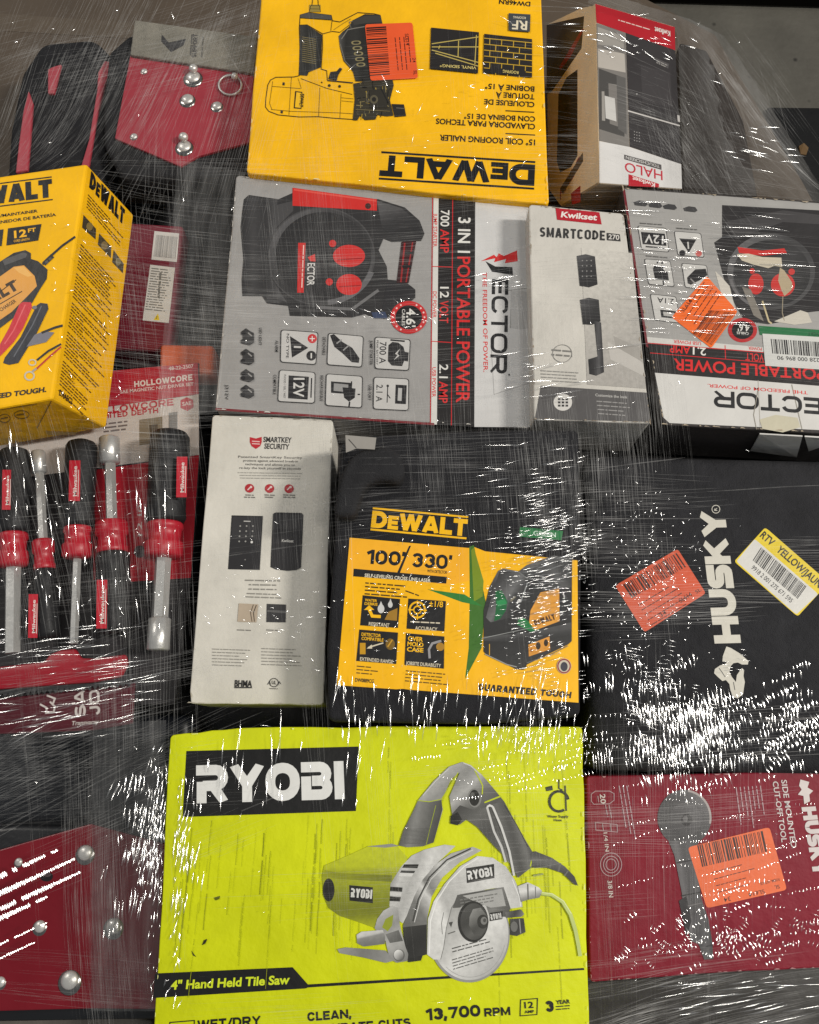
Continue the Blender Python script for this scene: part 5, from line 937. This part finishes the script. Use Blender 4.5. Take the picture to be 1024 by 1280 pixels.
a.poly([(578, 205), (598, 196), (618, 204), (620, 228), (600, 240), (578, 230)], (176, 36, 50)).text('SAE', (584, 224), (613, 220), 12, (216, 200, 196), .02)
a.poly([(446, 268), (520, 258), (520, 340), (446, 350)], (130, 118, 100)).poly([(478, 285), (505, 282), (504, 335), (480, 338)], (86, 74, 60)).poly([(540, 246), (568, 242), (568, 340), (540, 345)], (128, 126, 124)).text('12 in', (455, 640), (452, 540), 14, (210, 200, 196), .01); a.circ(447, 690, 18, 20, (64, 50, 54)); a.build()
HB = mat((30, 30, 32), 'rubber'); HR = mat((172, 30, 46), 'plastic'); STL = mat((196, 195, 192), 'steel')
def driver(label, cx, up, y0, y1, yc, ye, hw, hl=True, lab=None, socket=None, z=DZ+.016, sw=14):
    """one nut driver: handle from y0 to y1, collar to yc, shaft to ye (zoom coordinates; up = handle end first)"""
    q = lambda y: (cx[0]+(cx[1]-cx[0])*(y-min(y0, ye))/(abs(ye-y0) or 1), y)
    P = lambda y: Zz([q(y)])[0]
    d = thing('nut_driver', label, 'nut driver', U(*P(y0), z-.016), 'nut drivers on the red card'); h = hw/2.56
    lathe('handle', P(y0), P(y1), z, z, [(0, h*.5), (.025, h*.8), (.07, h*.94), (.2, h), (.5, h*.98), (.8, h*.94), (.95, h*.97), (1, h*.84)], HB, d, 24, 8, .06)
    lathe('collar', P(y1), P(yc), z, z, [(0, h*.80), (.04, h*.86), (.16, h*.88), (.2, h*.80), (.5, h*.76), (.56, h*.90), (.62, h*.92), (.9, h*.90), (.96, h*.8), (1, h*.5)], HR, d, 24)
    w = sw/2.56
    sh = lathe('shaft', P(yc), P(ye), z, z, [(0, w), (1, w)], STL, d, 6)
    for p_ in sh.data.polygons: p_.use_smooth = False
    if socket: 
        s2 = lathe('socket', P(ye), P(ye+(socket[0])), z, z, [(0, w*1.02), (.06, socket[1]/2.56), (.96, socket[1]/2.56), (1, socket[1]/2.8)], STL, d, 20)
    if lab:
        x0, ya, x1, yb = lab; ff = plane_z(z+h*mpp(*P(y0), z)*1.02).zoom(0, 420, 2.56)
        a = Art('brand_label', ff, d); a.poly([(x0, ya), (x1, ya), (x1-2, yb), (x0-2, yb)], (186, 34, 50)); m_ = (x0+x1)/2
        a.text('Milwaukee', (m_+6, yb-16) if not up else (m_+6, yb-16), (m_+7, ya+18), (x1-x0)*.34, (224, 214, 208), .02); a.line([(m_+10, yb-14), (m_+12, ya+30)], 2, (224, 214, 208)); a.build()
    return d
driver('nut driver leftmost on the red card, black handle up and cut by the photo edge', (46, 40), True, 362, 632, 742, 1015, 52, lab=(8, 428, 36, 556), sw=25)
driver('short nut driver with its socket up and red label low, second from the left', (126, 156), False, 968, 748, 650, 440, 38, lab=(92, 826, 122, 966), socket=(-70, 22), sw=15)
driver('nut driver with black handle up and thin shaft, in the middle of the five', (262, 236), True, 336, 612, 714, 985, 52, lab=(222, 398, 258, 528), sw=14)
driver('nut driver with its big socket up beside the middle handle', (352, 368), False, 955, 695, 590, 410, 56, lab=(310, 780, 344, 936), socket=(-84, 32), sw=18)
driver('largest nut driver, handle up and fat socket down, at the right of the card', (546, 512), True, 305, 598, 712, 900, 66, lab=(566, 386, 600, 516), socket=(106, 36), sw=26, z=DZ+.02)
# red hanger strip with a serrated blade on its dark card
SZ2 = -.022
t = thing('saw_blade_pack', 'red saw holder with a toothed grey blade on a maroon card under the nut drivers', 'saw pack', U(80, 860, SZ2-.01))
hexa('holder_strip', pxq(Zz([(-100, 1068), (0, 1058), (140, 1042), (158, 1018), (190, 1005), (240, 1000), (258, 1030), (300, 1032), (402, 1018), (408, 1050), (388, 1090), (300, 1108), (0, 1130), (-100, 1136)]), SZ2+.006), Vector((0, 0, -.006)), mat((150, 28, 42), 'plastic'), t, .002, 3, film=True)
teeth = [(-100, 1140)]; n = 58
for i in range(n+1): x = -100+i*9; teeth.append((x, 1160-.095*(x+100)*.9 + (8 if i % 2 else -7)))
teeth += [(428, 1086), (300, 1108), (0, 1132)]
hexa('saw_blade', pxq(Zz(teeth), SZ2+.001), Vector((0, 0, -.0012)), mat((120, 118, 116), 'metal'), t, 0, film=False)
hexa('maroon_card', pxq(Zz([(-60, 1168), (432, 1108), (424, 1240), (300, 1262), (-60, 1276)]), SZ2-.002), Vector((0, 0, -.003)), mat((78, 20, 32), 'card'), t, .0006)
f = plane_z(SZ2-.002).zoom(0, 420, 2.56)
a = Art('lettering', f, t); WC = (200, 190, 186); a.block('SA', (276, 1216), (272, 1130), 36, WC, t=.23, gap=.14).block('JO', (322, 1214), (318, 1130), 34, WC, t=.23, gap=.14).text('Transvaray', (228, 1246), (316, 1240), 13, WC, .02, it=.2)
a.line([(128, 1178), (150, 1190), (148, 1206), (172, 1204), (176, 1186), (160, 1170)], 6, WC).line([(150, 1150), (176, 1160), (170, 1176)], 6, WC); a.build()
# ------------------------------------------------------------ stretch film wrapped over the load
GX0, GX1, GY0, GY1, GS = -.62, .66, -.46, .86, .006
nx, ny = int((GX1-GX0)/GS)+1, int((GY1-GY0)/GS)+1
XX, YY = np.meshgrid(np.linspace(GX0, GX1, nx), np.linspace(GY0, GY1, ny))
HO = np.full((ny, nx), BZ)
for P in TOPS:
    c = sum(P, Vector())/len(P); n = Vector()
    for i in range(len(P)): n += (P[i]-c).cross(P[(i+1) % len(P)]-c)
    if abs(n.z) < 1e-9: continue
    ins = np.zeros_like(HO, bool)
    for i in range(len(P)):
        a, b = P[i], P[(i+1) % len(P)]
        if abs(b.y-a.y) < 1e-9: continue
        ins ^= ((a.y > YY) != (b.y > YY)) & (XX < (b.x-a.x)*(YY-a.y)/(b.y-a.y)+a.x)
    z = c.z-(n.x*(XX-c.x)+n.y*(YY-c.y))/n.z
    HO = np.where(ins, np.maximum(HO, z), HO)
HF = HO.copy()
for _ in range(700):
    p = np.pad(HF, 1, mode='edge'); HF = np.maximum(HO, (p[:-2, 1:-1]+p[2:, 1:-1]+p[1:-1, :-2]+p[1:-1, 2:])/4)
for _ in range(70):
    p = np.pad(HF, 1, mode='edge'); HF = np.maximum(HO-.004, (p[:-2, 1:-1]+p[2:, 1:-1]+p[1:-1, :-2]+p[1:-1, 2:])/4)
HF = np.maximum(HF, HO+.0002)
def film_z(x, y):
    u = min(max((x-GX0)/GS, 0), nx-1.001); v = min(max((y-GY0)/GS, 0), ny-1.001); i, j = int(u), int(v); u -= i; v -= j
    return (HF[j, i]*(1-u)+HF[j, i+1]*u)*(1-v)+(HF[j+1, i]*(1-u)+HF[j+1, i+1]*u)*v
def film_mat(name, diff, gloss, rough, wrinkle=0.0, wscale=(1, 1, 1), tint=.97):
    m = bpy.data.materials.new(name); m.use_nodes = True; nt = m.node_tree; nt.nodes.clear()
    out = node(nt, 'ShaderNodeOutputMaterial'); tr = node(nt, 'ShaderNodeBsdfTransparent'); tr.inputs['Color'].default_value = (tint, tint, tint, 1)
    df = node(nt, 'ShaderNodeBsdfDiffuse'); df.inputs['Color'].default_value = (.8, .79, .77, 1)
    gl = node(nt, 'ShaderNodeBsdfGlossy'); gl.inputs['Roughness'].default_value = rough
    m1 = node(nt, 'ShaderNodeMixShader'); m2 = node(nt, 'ShaderNodeMixShader')
    tc = node(nt, 'ShaderNodeTexCoord'); mp = node(nt, 'ShaderNodeMapping'); mp.inputs['Scale'].default_value = wscale; nt.links.new(tc.outputs['Object'], mp.inputs['Vector'])
    n1 = noise(nt, 60 if not wrinkle else 30, 4, mp.outputs['Vector'], .6)
    mr = node(nt, 'ShaderNodeMapRange'); mr.inputs['From Min'].default_value = .35; mr.inputs['From Max'].default_value = .7; mr.inputs['To Min'].default_value = diff*.3; mr.inputs['To Max'].default_value = diff*1.6
    nt.links.new(n1.outputs['Fac'], mr.inputs['Value']); nt.links.new(mr.outputs['Result'], m1.inputs['Fac'])
    nt.links.new(tr.outputs[0], m1.inputs[1]); nt.links.new(df.outputs[0], m1.inputs[2])
    m2.inputs['Fac'].default_value = gloss; nt.links.new(m1.outputs[0], m2.inputs[1]); nt.links.new(gl.outputs[0], m2.inputs[2])
    if wrinkle:
        n2 = noise(nt, 55, 3, mp.outputs['Vector'], .5); bp = node(nt, 'ShaderNodeBump'); bp.inputs['Strength'].default_value = wrinkle; bp.inputs['Distance'].default_value = .004
        nt.links.new(n2.outputs['Fac'], bp.inputs['Height']); nt.links.new(bp.outputs['Normal'], gl.inputs['Normal'])
    nt.links.new(m2.outputs[0], out.inputs['Surface']); return m
VEIL = [film_mat('film_crease_faint', .035, .006, .35), film_mat('film_crease', .06, .01, .3), film_mat('film_crease_dense', .09, .014, .3)]
GLINT = film_mat('film_ridge', .05, .28, .13)
SHEET = film_mat('film_sheet', .06, .05, .14, .45, (.5, .10, .5))
film = thing('stretch_film', 'clear shiny stretch film with streaky creases wrapped over the whole load of boxes', 'stretch film', (0, 0, BZ))
RF = random.Random(21)
LAMP1 = Vector((1.15, -.30, 3.6))
class Rib:
    def __init__(s): s.v = []; s.f = []
    def add(s, px, py, ang, L, w, arch=0.0, bow=0.0, aim=None, lift=.0016, wob=0.0, seg=None):
        """a ribbon of film: photo point, angle in the photo (deg, up positive), length and width in photo px"""
        c = U(px, py, 0); z = film_z(c.x, c.y); c = U(px, py, z+lift)
        e = U(px+math.cos(math.radians(ang))*8, py-math.sin(math.radians(ang))*8, z+lift)-c
        d = Vector((e.x, e.y, 0)).normalized(); sd = Vector((-d.y, d.x, 0)); k = mpp(px, py, z)
        L *= k; w *= k; n = seg or max(2, int(L/.006)); b0 = len(s.v); ph = RF.uniform(0, 6.28)
        pitch = 0.0
        if aim is not None:
            h = ((EYE-c).normalized()+(LAMP1-c).normalized()).normalized()
            pitch = -(h.x*d.x+h.y*d.y)/h.z + aim          # slope along the ridge that faces lamp and eye
            side = -(h.x*sd.x+h.y*sd.y)/h.z
        ea, eb = c-d*(L*.5), c+d*(L*.5); za, zb = film_z(ea.x, ea.y)+lift, film_z(eb.x, eb.y)+lift
        for i in range(n+1):
            t = i/n-.5; p = c+d*(L*t)+sd*(wob*k*math.sin(ph+t*5))
            zz = za+(zb-za)*(t+.5) if aim is None else c.z+pitch*L*t-bow*4*t*t*L
            ww = w*(1-abs(2*t)**3*.9)
            if arch:
                for q, hh in ((-.5, -arch), (0, 0), (.5, -arch)): 
                    v = p+sd*(ww*q); s.v.append((v.x, v.y, zz+hh*ww*.5+(side*ww*q)))
            else:
                for q in (-.5, .5): v = p+sd*(ww*q); s.v.append((v.x, v.y, zz))
        m = 3 if arch else 2
        for i in range(n):
            for j in range(m-1):
                a = b0+i*m+j; s.f.append((a, a+1, a+m+1, a+m))
    def build(s, name, m):
        me = bpy.data.meshes.new(name); off = film.location
        me.from_pydata([(x-off.x, y-off.y, z-off.z) for x, y, z in s.v], [], s.f); me.materials.append(m)
        for p in me.polygons: p.use_smooth = True
        o = link(bpy.data.objects.new(name, me), film); o['kind'] = 'stuff'; return o
ribs = [Rib(), Rib(), Rib()]; G = Rib()
def veil(x0, y0, x1, y1, n, ang, sd, l0, l1, w0, w1, mix=(.5, .35, .15), wob=1.5):
    for _ in range(n):
        r = RF.random(); k = 0 if r < mix[0] else 1 if r < mix[0]+mix[1] else 2
        ribs[k].add(RF.uniform(x0, x1), RF.uniform(y0, y1), RF.gauss(ang, sd), RF.uniform(l0, l1), RF.uniform(w0, w1), wob=wob, lift=RF.uniform(.0012, .004))
H = (.6, .35, .05)
def hatch(x0, y0, x1, y1, n, ang, l0, l1, mix=H, sd=1.5, w=(.4, .9), gap=(1.6, 4.2), nb=(6, 24)):
    """bundles of nearly parallel hair-fine creases"""
    for _ in range(max(1, int(n*.62))):
        a = RF.gauss(ang, sd); x, y = RF.uniform(x0, x1), RF.uniform(y0, y1); L = RF.uniform(l0, l1)
        ca, sa = math.cos(math.radians(a)), math.sin(math.radians(a)); o = 0.0; m = RF.randint(*nb); g0 = RF.uniform(*gap)
        for j in range(m):
            o += g0*RF.uniform(.7, 1.4); r = RF.random(); k = 0 if r < mix[0] else 1 if r < mix[0]+mix[1] else 2; e = RF.uniform(-.3, .3)*L
            if RF.random() < .12: k = min(2, k+1)
            ribs[k].add(x+sa*o+e*ca, y+ca*o-e*sa, a+RF.gauss(0, .35), L*RF.uniform(.5, 1.1), RF.uniform(*w), wob=.3, lift=RF.uniform(.0012, .004), seg=max(2, int(L/14)))
hatch(-20, -20, 1000, 1290, 60, -85, 120, 420)
hatch(-20, -20, 1000, 1290, 60, 3, 120, 420)
D = (.1, .5, .4)
hatch(-20, -10, 320, 215, 80, 75, 90, 240, D, 2)
hatch(-20, -10, 320, 60, 24, 2, 90, 240, D, 1.5)
hatch(120, 195, 300, 540, 34, 2, 80, 200, (.2, .5, .3), 1.5)
hatch(120, 200, 300, 540, 16, -84, 80, 200, (.2, .5, .3), 1.5)
hatch(250, 215, 680, 520, 34, 2, 80, 320, (.3, .5, .2))
hatch(260, 215, 560, 520, 20, -84, 60, 240, (.3, .5, .2))
hatch(400, 525, 740, 660, 22, -87, 50, 150, (.3, .5, .2))
hatch(400, 525, 740, 640, 16, 4, 60, 220, (.3, .5, .2))
hatch(720, 560, 835, 680, 26, -86, 60, 170, (.0, .4, .6), .8, (.5, .9), (4, 6))
hatch(725, 570, 1030, 760, 24, 2, 60, 220, (.4, .5, .1))
hatch(660, 430, 850, 570, 26, -84, 60, 160, (.1, .5, .4))
hatch(150, 545, 250, 920, 26, -87, 100, 280, (.1, .5, .4))
hatch(-10, 440, 230, 800, 16, -84, 100, 280, (.3, .5, .2))
hatch(-10, 780, 250, 920, 24, 9, 60, 240, (.2, .5, .3), 3)
hatch(-10, 900, 240, 1040, 20, 25, 100, 260, (.2, .5, .3), 3)
hatch(118, 1000, 200, 1270, 24, -88, 60, 220, (.2, .5, .3))
hatch(735, 965, 1030, 1225, 12, 2, 60, 240, H, 2.5)
hatch(740, 1205, 1030, 1290, 24, 9, 60, 260, (.1, .4, .5), 3)
hatch(690, 0, 850, 240, 22, 172, 60, 160, (.2, .5, .3), 3)
hatch(780, 235, 1030, 480, 22, 176, 60, 240, (.4, .5, .1))
hatch(860, 30, 1010, 235, 30, -56, 60, 200, (.2, .5, .3), 4)
hatch(850, 60, 960, 240, 16, -80, 60, 180, (.2, .5, .3), 4)
for o_ in range(9): hatch(905+o_*13, 45+o_*20, 912+o_*13, 55+o_*20, 3, -57, 60, 150, (0, .4, .6), 2, (.6, 1.3), (.8, 2), (4, 9))
# single sharper creases
def crease(x, y, ang, L, w=1.2, k=2): ribs[k].add(x, y, ang, L, w, wob=.6, lift=.003)
for x, y, a_, L in ((90, 960, 27, 300), (110, 985, 27, 320), (70, 1000, 26, 260), (60, 925, 8, 260), (120, 905, 9, 240), (200, 120, 72, 220), (230, 90, 66, 180), (300, 90, -62, 170), (60, 120, 78, 200), (150, 80, 70, 160), (800, 580, 10, 120), (960, 610, 4, 160), (200, 620, -87, 300), (175, 700, -86, 260), (440, 700, -88, 330), (885, 1200, 5, 260), (820, 650, 3, 220), (500, 330, 2, 300), (240, 300, 2, 160), (310, 1010, 22, 260), (600, 1100, 12, 260)): crease(x, y, a_, L)
def glint(x0, y0, x1, y1, n, ang, sd, l0, l1, w0=1.2, w1=2.4, jit=.035, bow=.03, arch=.3, gauss=True, row=0):
    """short bright ridges; row > 0 sets them side by side in rows, as film gathers"""
    k = 0
    while k < n:
        if gauss: x = RF.gauss((x0+x1)/2, (x1-x0)/4); y = RF.gauss((y0+y1)/2, (y1-y0)/4)
        else: x = RF.uniform(x0, x1); y = RF.uniform(y0, y1)
        a = RF.gauss(ang, sd); ca, sa = math.cos(math.radians(a)), math.sin(math.radians(a)); g = RF.uniform(3.2, 6.5); L = RF.uniform(l0, l1)
        for j in range(RF.randint(max(1, row//2), row) if row else 1):
            k += 1
            if RF.random() < .15: continue
            G.add(x+sa*g*j+RF.uniform(-.15, .15)*L*ca, y+ca*g*j-RF.uniform(-.15, .15)*L*sa, a+RF.gauss(0, 2), L*RF.uniform(.5, 1.2), RF.uniform(w0, w1)*.85, arch=arch, bow=bow, aim=RF.gauss(0, jit), lift=RF.uniform(.003, .006), seg=5)
glint(770, 850, 930, 1000, 640, 101, 5, 8, 28, 1.2, 2.2, row=9)
glint(725, 820, 850, 900, 90, 98, 5, 8, 22, 1.2, 2.2, row=3)
glint(900, 850, 1060, 985, 420, 108, 8, 5, 16, 1.4, 2.8, row=10)
glint(760, 800, 930, 930, 90, 170, 4, 8, 26, 1.0, 2.0, row=6)
glint(590, 620, 760, 860, 420, 10, 6, 4, 15, 1.0, 2.2, row=4)
glint(640, 570, 740, 780, 200, 10, 4, 12, 42, 1.2, 2.4, row=3)
glint(730, 610, 880, 850, 420, 60, 50, 2.5, 7, 1.0, 2.0)
glint(420, 640, 620, 860, 160, 20, 40, 3, 8, .9, 1.8)
glint(560, 905, 730, 1000, 260, 96, 8, 3, 7, 1.0, 2.0, row=12)
glint(590, 880, 740, 960, 110, 84, 6, 8, 26)
glint(140, 950, 235, 1130, 380, 84, 6, 8, 30, 1.4, 2.8, row=5)
glint(185, 930, 225, 1260, 120, 80, 12, 6, 22, 1.2, 2.6, gauss=False)
glint(230, 900, 480, 1010, 46, 86, 4, 14, 60, 1.0, 2.2, gauss=False)
glint(420, 850, 720, 920, 110, 86, 5, 10, 44, 1.0, 2.4, gauss=False)
glint(760, 1130, 1030, 1215, 420, 100, 30, 3, 9, 1.0, 2.2, row=6)
glint(760, 975, 1000, 1140, 330, 98, 8, 2, 4.5, .9, 1.8, gauss=False, row=14)
glint(850, 1220, 1040, 1285, 40, 10, 4, 16, 90, 1.0, 2.6, gauss=False)
for k, (x, y, L) in enumerate(((30, 1084, 100), (40, 1101, 130), (48, 1117, 130), (22, 1140, 90), (30, 1168, 70), (20, 1190, 60))):
    j = 0.0
    while j < L:
        G.add(x-L/2+j*.91, y+L*.21-j*.42+RF.uniform(-.3, .3), RF.gauss(110, 3), (RF.uniform(5.5, 8) if k < 4 else RF.uniform(2, 3.5))*min(1, .45+.9*(L-j)/L), RF.uniform(3.0, 4.0), arch=.10, bow=.015, aim=RF.gauss(0, .012), lift=.004, seg=4); j += 3.1 if RF.random() < .93 else 11
glint(790, 250, 980, 420, 80, 176, 2, 20, 80, .9, 2.0, gauss=False)
glint(800, 300, 900, 420, 60, 172, 4, 4, 14, .9, 1.8)
glint(-10, 780, 180, 920, 110, 12, 6, 12, 70, 1.0, 2.4, gauss=False)
glint(0, 550, 225, 800, 46, 88, 4, 14, 70, .9, 2.0, gauss=False)
glint(0, 560, 230, 800, 160, 60, 50, 3, 8, .9, 1.8, gauss=False)
glint(900, 155, 980, 215, 26, 170, 5, 10, 44, 1.2, 2.6)
glint(690, 10, 880, 80, 60, 172, 10, 6, 34, 1.0, 2.2)
glint(250, 690, 420, 830, 60, 170, 20, 3, 14, .9, 1.8)
glint(350, 370, 560, 410, 40, 160, 16, 4, 18, .9, 1.8)
glint(570, 340, 660, 360, 14, 10, 3, 16, 50, 1.0, 2.0); glint(630, 440, 760, 500, 22, 8, 3, 20, 70, 1.0, 2.2); glint(560, 560, 680, 660, 24, 8, 4, 14, 60, 1.0, 2.2)
glint(60, 210, 160, 540, 60, 30, 40, 3, 10, .9, 1.8, gauss=False)
glint(440, 60, 680, 210, 46, 20, 30, 4, 16, .9, 1.8, gauss=False)
glint(20, 1, 330, 60, 8, 10, 20, 3, 8, .9, 1.8, gauss=False)
glint(0, 0, 1000, 1280, 150, 20, 50, 3, 9, .8, 1.6, gauss=False)
for i, n in enumerate(('faint_crease', 'crease', 'dense_crease')): ribs[i].build(n, VEIL[i])
G.build('shiny_ridge', GLINT)
# a doubled, gathered width of film down the gap beside the lime box
def band(name, P, Q, m, n=60, nv=16, lift=.004):
    from mathutils import noise as mn
    bm = bmesh.new(); g = []
    for i in range(n+1):
        t = i/n; row = []
        for j in range(nv+1):
            s_ = j/nv; a = Vector(P[0]).lerp(Vector(P[1]), t); b = Vector(Q[0]).lerp(Vector(Q[1]), t); p = a.lerp(b, s_); c = U(p.x, p.y, 0); z = film_z(c.x, c.y)
            row.append(bm.verts.new(U(p.x, p.y, z+lift+.0016*mn.noise(Vector((s_*7, t*2.5, 3)))+.0008*mn.noise(Vector((s_*19, t*5, 8))))))
        g.append(row)
    for i in range(n):
        for j in range(nv): bm.faces.new((g[i][j], g[i+1][j], g[i+1][j+1], g[i][j+1]))
    return mesh_obj(name, bm, m, film, smooth=True)
DOUBLE = film_mat('film_doubled', .045, .05, .2, .4, (3.0, .25, 1), .80)
band('film_band', ((116, 905), (114, 1264)), ((208, 900), (198, 1264)), DOUBLE)
VEILED = film_mat('film_veiled', .05, .025, .3, .4, (4.0, .3, 1), .95)
band('film_band', ((222, 200), (196, 520)), ((306, 215), (272, 515)), VEILED)
# film spanning open space from the boxes down to the rim of the load
def loft(name, A, B, nu=40, nv=14, sag=.006, amp=.0035, seed=0):
    from mathutils import noise as mn
    def along(C, t):
        L = [0]
        for a, b in zip(C, C[1:]): L.append(L[-1]+(b-a).length)
        s = t*L[-1]
        for i in range(len(C)-1):
            if s <= L[i+1]+1e-9: return C[i].lerp(C[i+1], (s-L[i])/max(1e-9, L[i+1]-L[i]))
        return C[-1]
    bm = bmesh.new(); g = []
    for i in range(nu+1):
        a, b = along(A, i/nu), along(B, i/nu); row = []
        for j in range(nv+1):
            t = j/nv; p = a.lerp(b, t); env = 4*t*(1-t)
            q = Vector((i*.55+seed, t*2.2, seed)); row.append(bm.verts.new(p+Vector((0, 0, -sag*env+amp*(.25+env)*mn.noise(q)+amp*.5*mn.noise(q*2.7)))))
        g.append(row)
    for i in range(nu):
        for j in range(nv): bm.faces.new((g[i][j], g[i+1][j], g[i+1][j+1], g[i][j+1]))
    return mesh_obj(name, bm, SHEET, film, smooth=True)
A = [U(735, 2, .046), U(846, 34, .022), U(848, 60, .02), U(851, 150, .02), U(856, 234, .036), U(1060, 254, .036)]
B = [U(740, -14, .03), U(862, 24, -.03), U(906, 45, -.07), U(958, 125, -.115), U(1022, 226, -.118), U(1090, 330, -.12)]
loft('film_span', A, B, 70, 22)
B2 = [p+Vector((.004, .002, FLZ+.16-p.z)) for p in B]
loft('film_side', B, B2, 60, 10, 0, .006, 5)
A = [U(738, 1229, -.002), U(900, 1218, -.002), U(1080, 1209, -.002)]; B = [U(715, 1300, -.07), U(900, 1300, -.07), U(1090, 1290, -.07)]
loft('film_span', A, B, 50, 12, .004, .004, 9)
